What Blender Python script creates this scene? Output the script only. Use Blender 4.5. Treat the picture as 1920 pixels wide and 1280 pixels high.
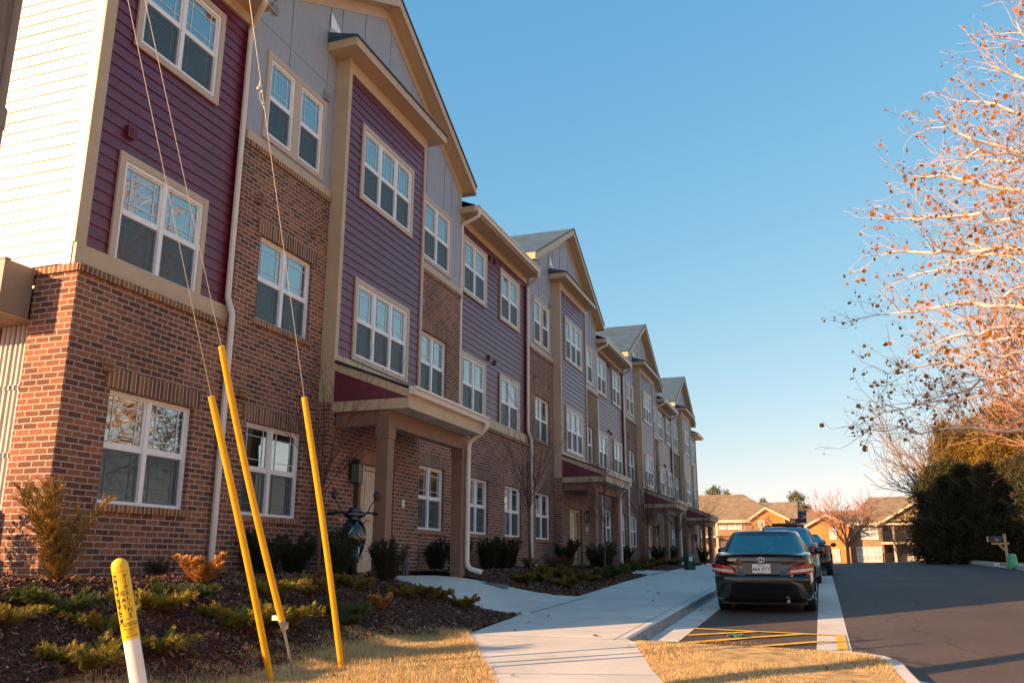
import bpy, math, random
import numpy as np
from mathutils import Vector, Matrix
SC = bpy.context.scene
for o in list(bpy.data.objects): bpy.data.objects.remove(o)
R_ = math.radians

# ------------------------------------------------------------------ camera
# world: X = distance from the long facade towards the road, Y = along the street, Z = height above the eye
cam_d = bpy.data.cameras.new('camera'); cam = bpy.data.objects.new('camera', cam_d)
SC.collection.objects.link(cam); SC.camera = cam
YAW, PITCH, ROLL = R_(19.373), R_(14.361), R_(0.1408)
F_ = Vector((-math.sin(YAW)*math.cos(PITCH), math.cos(YAW)*math.cos(PITCH), math.sin(PITCH)))
R0 = Vector((math.cos(YAW), math.sin(YAW), 0)); U0 = R0.cross(F_)
RR = R0*math.cos(ROLL)+U0*math.sin(ROLL); UU = U0*math.cos(ROLL)-R0*math.sin(ROLL)
CAM = Vector((8.0, 0, 0))
cam.matrix_world = Matrix((( RR.x, UU.x, -F_.x, CAM.x), (RR.y, UU.y, -F_.y, CAM.y), (RR.z, UU.z, -F_.z, CAM.z), (0,0,0,1)))
cam_d.sensor_width = 36.0; cam_d.lens = 1610.84/1920*36.0
cam_d.clip_start = 0.1; cam_d.clip_end = 3000
SC.render.resolution_x = 1024; SC.render.resolution_y = 682

def ray(px, py): return F_ + RR*((px-960)/1610.84) - UU*((py-640)/1610.84)
def at(px, py, ax, v):          # the point a measured sight line reaches on the plane ax = v
    d = ray(px, py); i = 'XYZ'.index(ax); t = (v-CAM[i])/d[i]
    return CAM + d*t

# ------------------------------------------------------------------ world, sun, exposure
SUN_DIR = Vector((0.70*math.cos(R_(18.3)), 0.714*math.cos(R_(18.3)), -math.sin(R_(18.3)))).normalized()
w = bpy.data.worlds.new('World'); SC.world = w; w.use_nodes = True
nt = w.node_tree; nt.nodes.clear()
sky = nt.nodes.new('ShaderNodeTexSky'); sky.sky_type = 'NISHITA'; sky.sun_disc = False
sky.sun_elevation = R_(18.3); sky.sun_rotation = math.atan2(-SUN_DIR.x, -SUN_DIR.y)
sky.altitude = 200; sky.air_density = 1.0; sky.dust_density = 0.6; sky.ozone_density = 1.6
bg = nt.nodes.new('ShaderNodeBackground'); bg.inputs['Strength'].default_value = 0.11
wo = nt.nodes.new('ShaderNodeOutputWorld')
sep = nt.nodes.new('ShaderNodeSeparateColor'); com = nt.nodes.new('ShaderNodeCombineColor'); nt.links.new(sky.outputs[0], sep.inputs[0])
for ch, (B, p_) in enumerate(((.78,1.06),(1.43,.57),(2.23,.30))):      # grade of the clear winter sky
    a_ = nt.nodes.new('ShaderNodeMath'); a_.operation = 'POWER'; a_.inputs[1].default_value = p_; nt.links.new(sep.outputs[ch], a_.inputs[0])
    b_ = nt.nodes.new('ShaderNodeMath'); b_.operation = 'MULTIPLY'; b_.inputs[1].default_value = B; nt.links.new(a_.outputs[0], b_.inputs[0]); nt.links.new(b_.outputs[0], com.inputs[ch])
nt.links.new(com.outputs[0], bg.inputs[0]); nt.links.new(bg.outputs[0], wo.inputs[0])
sl = bpy.data.lights.new('sun', 'SUN'); sl.energy = 5.0; sl.angle = R_(0.5); sl.color = (1.0, 0.63, 0.33)
sun = bpy.data.objects.new('sun', sl); SC.collection.objects.link(sun)
sun.rotation_euler = SUN_DIR.to_track_quat('-Z', 'Y').to_euler(); sun.location = (-20, -20, 30)
SC.view_settings.view_transform = 'Standard'; SC.view_settings.look = 'None'
SC.view_settings.exposure = 1.15; SC.view_settings.gamma = 1.0; SC.view_settings.use_curve_mapping = False
SC.cycles.max_bounces = 6; SC.cycles.transparent_max_bounces = 16

# ------------------------------------------------------------------ helpers
LOC = {}                                     # world base point of every parent
class MB:
    """collects faces in world coordinates, builds ONE mesh object"""
    def __init__(s): s.v = []; s.f = []; s.uv = []
    def poly(s, pts, uv=None, swap=False):
        n = len(s.v); pts = [tuple(p) for p in pts]; s.v += pts; s.f.append(tuple(range(n, n+len(pts))))
        if uv is None:
            a, b, c = Vector(pts[0]), Vector(pts[1]), Vector(pts[2]); m = (b-a).cross(c-a)
            ax = max(range(3), key=lambda i: abs(m[i]))
            uv = [((p[1], p[2]) if ax == 0 else (p[0], p[2]) if ax == 1 else (p[0], p[1])) for p in pts]
        if swap: uv = [(q[1], q[0]) for q in uv]
        s.uv.append(uv)
    def box(s, x0, x1, y0, y1, z0, z1, swap=False, skip=''):
        P = lambda x, y, z: (x, y, z)
        if 'e' not in skip: s.poly([P(x1,y0,z0), P(x1,y1,z0), P(x1,y1,z1), P(x1,y0,z1)], swap=swap)
        if 'w' not in skip: s.poly([P(x0,y1,z0), P(x0,y0,z0), P(x0,y0,z1), P(x0,y1,z1)], swap=swap)
        if 's' not in skip: s.poly([P(x0,y0,z0), P(x1,y0,z0), P(x1,y0,z1), P(x0,y0,z1)], swap=swap)
        if 'n' not in skip: s.poly([P(x1,y1,z0), P(x0,y1,z0), P(x0,y1,z1), P(x1,y1,z1)], swap=swap)
        if 't' not in skip: s.poly([P(x0,y0,z1), P(x1,y0,z1), P(x1,y1,z1), P(x0,y1,z1)], swap=swap)
        if 'b' not in skip: s.poly([P(x0,y1,z0), P(x1,y1,z0), P(x1,y0,z0), P(x0,y0,z0)], swap=swap)
        return s
    def obox(s, c, hx, hy, hz, rz=0., rx=0., ry=0.):       # oriented box
        M = Matrix.Rotation(rz,3,'Z') @ Matrix.Rotation(ry,3,'Y') @ Matrix.Rotation(rx,3,'X'); c = Vector(c)
        q = [c + M @ Vector((a*hx, b*hy, d*hz)) for a in (-1,1) for b in (-1,1) for d in (-1,1)]
        for f in ((0,1,3,2),(4,6,7,5),(0,4,5,1),(2,3,7,6),(0,2,6,4),(1,5,7,3)): s.poly([q[i] for i in f])
        return s
    def tube(s, pts, rad, n=8, cap=True, rads=None):
        pts = [Vector(p) for p in pts]; rings = []
        up = Vector((0.13,0.31,1)).normalized()
        for i, p in enumerate(pts):
            t = ((pts[min(i+1,len(pts)-1)]-pts[max(i-1,0)])).normalized()
            a = t.cross(up)
            if a.length < .15: a = t.cross(Vector((1,0.2,0)))
            a.normalize(); b = t.cross(a)
            r = rads[i] if rads else rad
            rings.append([p + (a*math.cos(k*2*math.pi/n)+b*math.sin(k*2*math.pi/n))*r for k in range(n)])
        for i in range(len(rings)-1):
            for k in range(n): s.poly([rings[i][k], rings[i][(k+1)%n], rings[i+1][(k+1)%n], rings[i+1][k]])
        if cap: s.poly(rings[0][::-1]); s.poly(rings[-1])
        return s
    def prism(s, prof, axis, a, b, cap=True):             # prof: 2-D outline extruded along axis from a to b
        def P(u, v, t): return (t,u,v) if axis == 'X' else (u,t,v) if axis == 'Y' else (u,v,t)
        n = len(prof)
        for i in range(n):
            (u0,v0),(u1,v1) = prof[i], prof[(i+1)%n]
            s.poly([P(u0,v0,a), P(u0,v0,b), P(u1,v1,b), P(u1,v1,a)])
        if cap: s.poly([P(u,v,a) for u,v in prof]); s.poly([P(u,v,b) for u,v in prof][::-1])
        return s
    def lathe(s, c, prof, n=16):                          # prof: (r, z)
        c = Vector(c)
        for (r0,z0),(r1,z1) in zip(prof, prof[1:]):
            for k in range(n):
                a, b = 2*math.pi*k/n, 2*math.pi*(k+1)/n
                q = [c+Vector((r0*math.cos(a), r0*math.sin(a), z0)), c+Vector((r0*math.cos(b), r0*math.sin(b), z0)),
                     c+Vector((r1*math.cos(b), r1*math.sin(b), z1)), c+Vector((r1*math.cos(a), r1*math.sin(a), z1))]
                if r1 < 1e-5: q = q[:3]
                elif r0 < 1e-5: q = [q[0], q[2], q[3]]
                s.poly(q)
        return s
    def ball(s, c, r, n=6):
        c = Vector(c); m = n
        rx, ry, rz = (r, r, r) if not hasattr(r, '__len__') else r
        for i in range(m):
            for k in range(2*n):
                q = []
                for (ii,kk) in ((i,k),(i,k+1),(i+1,k+1),(i+1,k)):
                    th, ph = math.pi*ii/m, math.pi*kk/n
                    q.append(c+Vector((rx*math.sin(th)*math.cos(ph), ry*math.sin(th)*math.sin(ph), rz*math.cos(th))))
                if i == 0: q = [q[0], q[2], q[3]]
                elif i == m-1: q = [q[0], q[1], q[2]]
                s.poly(q[::-1])
        return s
    def build(s, name, m, parent=None, smooth=False, weld=False):
        return mesh_obj(name, s.v, s.f, m, parent, smooth, [u for q in s.uv for u in q], weld)

def mesh_obj(name, v, f, m, parent=None, smooth=False, uv=None, weld=False):
    me = bpy.data.meshes.new(name)
    off = LOC.get(parent.name, (0,0,0)) if parent else (0,0,0)
    v = np.asarray(v, dtype=float).reshape(-1,3) - np.array(off)
    me.from_pydata(v.tolist() if len(v) < 400000 else v, [], f)
    if uv is not None:
        l = me.uv_layers.new(name='uv'); l.data.foreach_set('uv', np.asarray(uv, dtype=np.float32).ravel())
    if weld:
        import bmesh
        b = bmesh.new(); b.from_mesh(me); bmesh.ops.remove_doubles(b, verts=b.verts, dist=0.0004); bmesh.ops.recalc_face_normals(b, faces=b.faces); b.to_mesh(me); b.free()
    if smooth: me.polygons.foreach_set('use_smooth', [True]*len(me.polygons))
    if m: me.materials.append(m)
    me.update()
    o = bpy.data.objects.new(name, me); SC.collection.objects.link(o)
    if parent: o.parent = parent
    LOC[o.name] = tuple(off)
    return o
def fast_mesh(name, V, m, parent=None, nv=3, smooth=False):
    """V: (N, nv, 3) world coordinates of N loose triangles or quads"""
    V = np.asarray(V, dtype=np.float32); N = V.shape[0]
    off = np.array(LOC.get(parent.name, (0,0,0)) if parent else (0,0,0), dtype=np.float32)
    V = (V-off).reshape(-1,3)
    me = bpy.data.meshes.new(name)
    me.vertices.add(N*nv); me.vertices.foreach_set('co', V.ravel())
    me.loops.add(N*nv); me.loops.foreach_set('vertex_index', np.arange(N*nv, dtype=np.int32))
    me.polygons.add(N); me.polygons.foreach_set('loop_start', np.arange(0, N*nv, nv, dtype=np.int32))
    me.polygons.foreach_set('loop_total', np.full(N, nv, dtype=np.int32))
    if smooth: me.polygons.foreach_set('use_smooth', [True]*N)
    me.update(calc_edges=True)
    if m: me.materials.append(m)
    o = bpy.data.objects.new(name, me); SC.collection.objects.link(o)
    if parent: o.parent = parent
    LOC[o.name] = tuple(off.tolist())
    return o
def tag(o, label=None, cat=None, group=None, kind=None):
    if label: o['label'] = label
    if cat: o['category'] = cat
    if group: o['group'] = group
    if kind: o['kind'] = kind
    return o
def thing(name, loc, label, cat, group=None):
    o = bpy.data.objects.new(name, None); SC.collection.objects.link(o); o.location = loc
    o.empty_display_size = 0.1
    LOC[o.name] = tuple(loc); return tag(o, label, cat, group)
def copy_tree(o, parent=None, loc=None, rz=None, sc=None):
    c = o.copy(); SC.collection.objects.link(c)
    if parent is not None: c.parent = parent
    for ch in list(o.children): copy_tree(ch, c)
    if loc is not None: c.location = loc
    if rz is not None: c.rotation_euler = (0,0,rz)
    if sc is not None: c.scale = (sc if hasattr(sc,'__len__') else (sc,)*3)
    LOC[c.name] = tuple(c.location)
    return c

# ------------------------------------------------------------------ materials
def nodes(name):
    m = bpy.data.materials.new(name); m.use_nodes = True; n = m.node_tree
    return m, n, n.nodes['Principled BSDF']
def N(n, t, **k):
    x = n.nodes.new(t)
    for a, b in k.items():
        if a.startswith('i_'): x.inputs[a[2:].replace('_',' ')].default_value = b
        else: setattr(x, a, b)
    return x
def ramp(n, stops):
    r = n.nodes.new('ShaderNodeValToRGB'); e = r.color_ramp.elements
    while len(e) < len(stops): e.new(0.5)
    for q, (p, c) in zip(e, stops): q.position = p; q.color = (*c, 1) if len(c) == 3 else c
    return r
def mat(name, col, rough=0.6, var=0.12, scale=6.0, bump=0.0, bscale=40., spec=0.5, metal=0.0, col2=None, coat=0., stretch=None):
    """base colour broken up by two octaves of noise, with optional bump"""
    m, n, p = nodes(name); L = n.links
    tc = N(n,'ShaderNodeTexCoord'); mp = N(n,'ShaderNodeMapping'); L.new(tc.outputs['Object'], mp.inputs[0])
    if stretch: mp.inputs['Scale'].default_value = stretch
    nz = N(n,'ShaderNodeTexNoise'); nz.inputs['Scale'].default_value = scale; nz.inputs['Detail'].default_value = 6; nz.inputs['Roughness'].default_value = .65
    L.new(mp.outputs[0], nz.inputs['Vector'])
    c2 = col2 or tuple(c*(1-var*1.6) for c in col); c1 = tuple(min(1,c*(1+var)) for c in col)
    r = ramp(n, [(0.3, c2), (0.7, c1)]); L.new(nz.outputs['Fac'], r.inputs[0]); L.new(r.outputs[0], p.inputs['Base Color'])
    p.inputs['Roughness'].default_value = rough; p.inputs['Specular IOR Level'].default_value = spec; p.inputs['Metallic'].default_value = metal
    p.inputs['Coat Weight'].default_value = coat
    if bump:
        b = N(n,'ShaderNodeBump'); b.inputs['Strength'].default_value = bump; b.inputs['Distance'].default_value = 0.01
        n2 = N(n,'ShaderNodeTexNoise'); n2.inputs['Scale'].default_value = bscale; n2.inputs['Detail'].default_value = 5
        L.new(mp.outputs[0], n2.inputs['Vector']); L.new(n2.outputs['Fac'], b.inputs['Height']); L.new(b.outputs[0], p.inputs['Normal'])
    return m
def brick_mat(name, c1, c2, c3, mortar, bw=.205, bh=.0725, ms=.0095, soldier=False):
    m, n, p = nodes(name); L = n.links
    uv = N(n,'ShaderNodeUVMap'); uv.uv_map = 'uv'
    b = N(n,'ShaderNodeTexBrick'); b.inputs['Scale'].default_value = 1.0; b.inputs['Mortar Size'].default_value = ms
    b.inputs['Mortar Smooth'].default_value = .25; b.inputs['Brick Width'].default_value = bw; b.inputs['Row Height'].default_value = bh
    b.inputs['Bias'].default_value = 0.0; b.inputs['Color1'].default_value = (0,0,0,1); b.inputs['Color2'].default_value = (1,1,1,1); b.inputs['Mortar'].default_value = (.5,.5,.5,1)
    if soldier: b.offset = 0.0
    # slightly wavering courses
    wn = N(n,'ShaderNodeTexNoise'); wn.inputs['Scale'].default_value = 9; wn.inputs['Detail'].default_value = 3
    L.new(uv.outputs[0], wn.inputs['Vector'])
    ad = N(n,'ShaderNodeVectorMath', operation='MULTIPLY_ADD'); ad.inputs[1].default_value = (.008,.008,0); 
    L.new(wn.outputs['Color'], ad.inputs[0]); L.new(uv.outputs[0], ad.inputs[2]); L.new(ad.outputs[0], b.inputs['Vector'])
    r = ramp(n, [(0.0, c2), (.28, c3), (.55, c1), (.8, tuple(x*1.25 for x in c1)), (1., c2)]); L.new(b.outputs['Color'], r.inputs[0])
    nz = N(n,'ShaderNodeTexNoise'); nz.inputs['Scale'].default_value = 38; nz.inputs['Detail'].default_value = 6; L.new(uv.outputs[0], nz.inputs['Vector'])
    nl = N(n,'ShaderNodeTexNoise'); nl.inputs['Scale'].default_value = .55; nl.inputs['Detail'].default_value = 4; L.new(uv.outputs[0], nl.inputs['Vector'])
    mx = N(n,'ShaderNodeMix', data_type='RGBA', blend_type='MULTIPLY'); mx.inputs['Factor'].default_value = 1
    rr = ramp(n, [(.3,(.62,.6,.6)),(.7,(1.25,1.22,1.2))]); L.new(nz.outputs['Fac'], rr.inputs[0])
    L.new(r.outputs[0], mx.inputs['A']); L.new(rr.outputs[0], mx.inputs['B'])
    mo = N(n,'ShaderNodeMix', data_type='RGBA'); L.new(b.outputs['Fac'], mo.inputs['Factor']); L.new(mx.outputs['Result'], mo.inputs['A'])
    rm = ramp(n, [(.3,tuple(x*.75 for x in mortar)),(.7,mortar)]); L.new(nz.outputs['Fac'], rm.inputs[0]); L.new(rm.outputs[0], mo.inputs['B'])
    m2 = N(n,'ShaderNodeMix', data_type='RGBA', blend_type='MULTIPLY'); m2.inputs['Factor'].default_value = 1
    rl = ramp(n, [(.35,(.82,.82,.84)),(.65,(1.1,1.08,1.05))]); L.new(nl.outputs['Fac'], rl.inputs[0])
    L.new(mo.outputs['Result'], m2.inputs['A']); L.new(rl.outputs[0], m2.inputs['B']); L.new(m2.outputs['Result'], p.inputs['Base Color'])
    p.inputs['Roughness'].default_value = .85; p.inputs['Specular IOR Level'].default_value = .3
    bp = N(n,'ShaderNodeBump'); bp.invert = True; bp.inputs['Strength'].default_value = .9; bp.inputs['Distance'].default_value = .008
    mm = N(n,'ShaderNodeMath', operation='MULTIPLY_ADD'); mm.inputs[1].default_value = -.25; L.new(nz.outputs['Fac'], mm.inputs[0]); L.new(b.outputs['Fac'], mm.inputs[2])
    L.new(mm.outputs[0], bp.inputs['Height']); L.new(bp.outputs[0], p.inputs['Normal'])
    return m
def leaf_mat(name, cols, rough=.6, trans=.25):
    m, n, p = nodes(name); L = n.links
    g = N(n,'ShaderNodeNewGeometry'); r = ramp(n, [(i/max(1,len(cols)-1), c) for i, c in enumerate(cols)])
    L.new(g.outputs['Random Per Island'], r.inputs[0]); L.new(r.outputs[0], p.inputs['Base Color'])
    p.inputs['Roughness'].default_value = rough; p.inputs['Specular IOR Level'].default_value = .3
    if trans:
        t = N(n,'ShaderNodeBsdfTranslucent'); L.new(r.outputs[0], t.inputs['Color'])
        mx = N(n,'ShaderNodeMixShader'); mx.inputs[0].default_value = trans; L.new(p.outputs[0], mx.inputs[1]); L.new(t.outputs[0], mx.inputs[2])
        L.new(mx.outputs[0], n.nodes['Material Output'].inputs[0])
    return m
def glass_mat(name, tint=(.92,.95,.96), ior=1.75, rough=0.015, wav=.25, gcol=(.9,1,1)):
    m, n, p = nodes(name); L = n.links; n.nodes.remove(p)
    t = N(n,'ShaderNodeBsdfTransparent'); t.inputs[0].default_value = (*tint,1)
    g = N(n,'ShaderNodeBsdfGlossy'); g.inputs['Roughness'].default_value = rough; g.inputs['Color'].default_value = (*gcol,1)
    f = N(n,'ShaderNodeFresnel'); f.inputs[0].default_value = ior
    mx = N(n,'ShaderNodeMixShader'); L.new(f.outputs[0], mx.inputs[0]); L.new(t.outputs[0], mx.inputs[1]); L.new(g.outputs[0], mx.inputs[2])
    if wav:
        tc = N(n,'ShaderNodeTexCoord'); nz = N(n,'ShaderNodeTexNoise'); nz.inputs['Scale'].default_value = 1.4; nz.inputs['Detail'].default_value = 1
        L.new(tc.outputs['Object'], nz.inputs['Vector']); b = N(n,'ShaderNodeBump'); b.inputs['Strength'].default_value = wav; b.inputs['Distance'].default_value = .02
        L.new(nz.outputs['Fac'], b.inputs['Height']); L.new(b.outputs[0], g.inputs['Normal'])
    L.new(mx.outputs[0], n.nodes['Material Output'].inputs[0]); return m
def screen_mat():
    m, n, p = nodes('insect_screen'); L = n.links
    p.inputs['Base Color'].default_value = (.05,.075,.09,1); p.inputs['Roughness'].default_value = .55
    t = N(n,'ShaderNodeBsdfTransparent'); mx = N(n,'ShaderNodeMixShader'); mx.inputs[0].default_value = .68
    L.new(t.outputs[0], mx.inputs[1]); L.new(p.outputs[0], mx.inputs[2]); L.new(mx.outputs[0], n.nodes['Material Output'].inputs[0]); return m
def blind_mat():
    m, n, p = nodes('blind_slats'); L = n.links
    tc = N(n,'ShaderNodeTexCoord'); sx = N(n,'ShaderNodeSeparateXYZ'); L.new(tc.outputs['Object'], sx.inputs[0])
    a = N(n,'ShaderNodeMath', operation='MULTIPLY'); a.inputs[1].default_value = 1/.045; L.new(sx.outputs['Z'], a.inputs[0])
    fr = N(n,'ShaderNodeMath', operation='FRACT'); L.new(a.outputs[0], fr.inputs[0])
    r = ramp(n, [(0,(.3,.33,.34)),(.14,(.56,.60,.62)),(.8,(.68,.73,.76)),(1,(.48,.52,.53))]); L.new(fr.outputs[0], r.inputs[0])
    oi = N(n,'ShaderNodeObjectInfo'); ro_ = ramp(n, [(0,(.45,.5,.5)),(.3,(.85,.85,.8)),(.7,(1,1,1)),(1,(1.15,1.1,1.0))]); L.new(oi.outputs['Random'], ro_.inputs[0])
    mx = N(n,'ShaderNodeMix', data_type='RGBA', blend_type='MULTIPLY'); mx.inputs['Factor'].default_value = 1; L.new(r.outputs[0], mx.inputs['A']); L.new(ro_.outputs[0], mx.inputs['B']); L.new(mx.outputs['Result'], p.inputs['Base Color'])
    b = N(n,'ShaderNodeBump'); b.inputs['Strength'].default_value = .6; b.inputs['Distance'].default_value = .01; L.new(fr.outputs[0], b.inputs['Height']); L.new(b.outputs[0], p.inputs['Normal'])
    p.inputs['Roughness'].default_value = .5; return m
def shingle_mat(name, c1, c2):
    m, n, p = nodes(name); L = n.links
    uv = N(n,'ShaderNodeUVMap'); uv.uv_map = 'uv'
    b = N(n,'ShaderNodeTexBrick'); b.inputs['Scale'].default_value = 1; b.inputs['Brick Width'].default_value = .32; b.inputs['Row Height'].default_value = .125
    b.inputs['Mortar Size'].default_value = .006; b.inputs['Color1'].default_value = (*c1,1); b.inputs['Color2'].default_value = (*c2,1); b.inputs['Mortar'].default_value = tuple(x*.35 for x in c1)+(1,)
    L.new(uv.outputs[0], b.inputs['Vector'])
    nz = N(n,'ShaderNodeTexNoise'); nz.inputs['Scale'].default_value = 1.3; nz.inputs['Detail'].default_value = 8; L.new(uv.outputs[0], nz.inputs['Vector'])
    r = ramp(n, [(.3,(.75,.75,.75)),(.7,(1.25,1.25,1.25))]); L.new(nz.outputs['Fac'], r.inputs[0])
    mx = N(n,'ShaderNodeMix', data_type='RGBA', blend_type='MULTIPLY'); mx.inputs['Factor'].default_value = 1
    L.new(b.outputs['Color'], mx.inputs['A']); L.new(r.outputs[0], mx.inputs['B']); L.new(mx.outputs['Result'], p.inputs['Base Color'])
    bp = N(n,'ShaderNodeBump'); bp.invert = True; bp.inputs['Distance'].default_value = .01; L.new(b.outputs['Fac'], bp.inputs['Height']); L.new(bp.outputs[0], p.inputs['Normal'])
    p.inputs['Roughness'].default_value = .9; return m

M = {}
M['brick'] = brick_mat('brown_brick', (.290,.115,.060), (.130,.056,.040), (.195,.080,.047), (.53,.41,.335))
M['soldier'] = brick_mat('soldier_brick', (.25,.11,.055), (.13,.058,.038), (.19,.08,.046), (.50,.40,.31), bw=.60, bh=.0725, ms=.012, soldier=True)
M['rowlock'] = brick_mat('rowlock_brick', (.33,.14,.055), (.20,.08,.04), (.26,.11,.048), (.52,.40,.31), bw=.60, bh=.0725, ms=.012, soldier=True)
M['maroon'] = mat('maroon_siding', (.150,.013,.034), .38, .1, 2.5, .12, 60, .75, stretch=(1,1,6))
def lap_mat(m):
    n = m.node_tree; L = n.links; p = n.nodes['Principled BSDF']; src = p.inputs['Base Color'].links[0].from_socket
    uv = N(n,'ShaderNodeUVMap'); uv.uv_map = 'uv'; b = N(n,'ShaderNodeTexBrick'); b.inputs['Scale'].default_value = 1; b.inputs['Brick Width'].default_value = 3.66; b.inputs['Row Height'].default_value = LAP
    b.inputs['Mortar Size'].default_value = .0022; b.inputs['Color1'].default_value = (.88,.88,.9,1); b.inputs['Color2'].default_value = (1.12,1.1,1.1,1); b.inputs['Mortar'].default_value = (.55,.5,.5,1); L.new(uv.outputs[0], b.inputs['Vector'])
    mp = N(n,'ShaderNodeMapping'); mp.inputs['Scale'].default_value = (2.2,.18,1); L.new(uv.outputs[0], mp.inputs[0]); nz = N(n,'ShaderNodeTexNoise'); nz.inputs['Scale'].default_value = 1.5; nz.inputs['Detail'].default_value = 5; L.new(mp.outputs[0], nz.inputs['Vector'])
    r = ramp(n, [(.3,(.86,.86,.88)),(.7,(1.12,1.12,1.1))]); L.new(nz.outputs['Fac'], r.inputs[0])
    a = N(n,'ShaderNodeMix', data_type='RGBA', blend_type='MULTIPLY'); a.inputs['Factor'].default_value = 1; L.new(src, a.inputs['A']); L.new(b.outputs['Color'], a.inputs['B'])
    c = N(n,'ShaderNodeMix', data_type='RGBA', blend_type='MULTIPLY'); c.inputs['Factor'].default_value = 1; L.new(a.outputs['Result'], c.inputs['A']); L.new(r.outputs[0], c.inputs['B']); L.new(c.outputs['Result'], p.inputs['Base Color'])
LAP = .158
lap_mat(M['maroon'])
M['casing'] = mat('pale_tan_casing', (.56,.43,.31), .5, .05, 3, .08, 80, .4)
M['pale'] = mat('pale_siding', (.90,.89,.93), .6, .08, 1.6, .15, 60, stretch=(.7,1,7), col2=(.80,.62,.48))
M['grey'] = mat('grey_board', (.36,.375,.42), .6, .06, 3, .25, 30, .4, stretch=(8,8,.7))
M['tan'] = mat('tan_trim', (.56,.41,.265), .5, .06, 3, .08, 80, .4)
M['gutter'] = mat('beige_gutter', (.80,.69,.58), .38, .05, 3, 0, spec=.5)
M['brown'] = mat('brown_post', (.25,.135,.09), .55, .08, 4, .1, 60, .35)
M['white'] = mat('white_vinyl', (.90,.88,.87), .35, .03, 3)
M['muntin'] = mat('muntin_grid', (.85,.9,.92), .4, .02, 3)
M['glass'] = glass_mat('window_glass', ior=4.6, tint=(.80,.95,.97))
M['screen'] = screen_mat(); M['blind'] = blind_mat()
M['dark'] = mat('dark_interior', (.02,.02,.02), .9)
M['shingle'] = shingle_mat('slate_blue_shingle', (.04,.088,.135), (.062,.122,.18))
M['drip'] = mat('dark_roof_edge', (.03,.035,.035), .6)
M['soffit'] = mat('soffit_board', (.58,.42,.26), .6, .05, 3)
M['porchsoffit'] = mat('porch_soffit', (.5,.4,.34), .6, .05, 3)
M['black'] = mat('black_metal', (.012,.012,.013), .35, .1, 5)
M['galv'] = mat('galvanised_steel', (.45,.45,.44), .4, .15, 9, .1, 50, metal=.7)
M['doorpaint'] = mat('cream_door', (.58,.46,.33), .4, .04, 3)
M['darkglass'] = mat('dark_glass', (.02,.022,.022), .06, .1, 3, spec=.9)
M['frost'] = mat('frosted_glass', (.13,.14,.13), .15, .05, 5)
M['hood'] = mat('hood_metal', (.26,.20,.15), .55, .08, 3)
M['pvc'] = mat('grey_conduit', (.52,.50,.47), .4, .05, 4)
M['meter'] = mat('meter_grey', (.28,.28,.27), .5, .08, 4)
M['splash'] = mat('blue_grey_plastic', (.12,.16,.18), .6, .12, 8)
M['polewood'] = mat('weathered_pole', (.20,.15,.12), .8, .25, 3, .5, 30, stretch=(6,6,.4))
M['yplastic'] = mat('yellow_guard', (.88,.42,.012), .38, .06, 4, .05, 30)
M['ycap'] = mat('yellow_cap', (.92,.55,.02), .35, .04, 6)
M['strand'] = mat('steel_strand', (.55,.48,.38), .35, .2, 60, metal=.6)
M['markerwhite'] = mat('white_marker', (.82,.78,.74), .45, .05, 5)
M['ink'] = mat('black_ink', (.015,.014,.013), .5, .05, 5)
M['wood'] = mat('treated_wood', (.52,.38,.22), .7, .2, 4, .3, 40, stretch=(1,1,5))
M['mailbox'] = mat('dark_mailbox', (.03,.03,.04), .4, .1, 5)
M['redplastic'] = mat('red_plastic', (.45,.03,.03), .4, .1, 5)
M['greenplastic'] = mat('green_plastic', (.08,.50,.28), .45, .08, 4)
M['darkgreen'] = mat('dark_green_metal', (.012,.06,.045), .4, .1, 4)
M['rubber'] = mat('tyre_rubber', (.012,.012,.013), .75, .2, 10)
M['silver'] = mat('silver_metal', (.55,.55,.56), .25, .05, 5, metal=.9)
M['chrome'] = mat('chrome', (.8,.8,.8), .08, .02, 5, metal=1)
M['carblack'] = mat('black_car_paint', (.006,.006,.008), .18, .05, 3, coat=1.0)
M['carsilver'] = mat('blue_silver_paint', (.16,.24,.30), .3, .05, 3, metal=.4, coat=1.0)
M['cardark'] = mat('dark_blue_paint', (.010,.012,.020), .2, .05, 3, coat=1.0)
M['lampglass'] = mat('clear_lamp', (.6,.62,.62), .08, .05, 8, coat=1)
M['amber'] = mat('amber_lamp', (.7,.28,.02), .2, .05, 8)
M['redlamp'] = mat('red_lamp', (.42,.004,.022), .12, .25, 30, coat=1)
M['cargl'] = glass_mat('car_glass', (.7,.97,.97), 2.8, .02, 0, (.5,1,1))
M['carglf'] = glass_mat('car_front_glass', (.75,.85,.84), 1.5, .01, 0)
M['seatfab'] = mat('beige_car_seat', (.42,.38,.30), .8, .08, 6)
M['greyfabric'] = mat('grey_fabric', (.10,.10,.11), .9, .1, 20)
M['platewhite'] = mat('licence_plate_white', (.85,.85,.80), .4, .03, 8)
M['shaderoof'] = shingle_mat('shaded_shingle', (.05,.06,.075), (.07,.08,.1))  # shade of the small far roof slope put into the shingle colour
M['recess'] = mat('plate_recess', (.10,.11,.12), .35, .05, 4)
M['plateink'] = mat('plate_ink', (.05,.06,.12), .5, .05, 8)
M['greenplastic2'] = mat('pale_green_scrap', (.45,.72,.62), .6, .1, 20)
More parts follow.
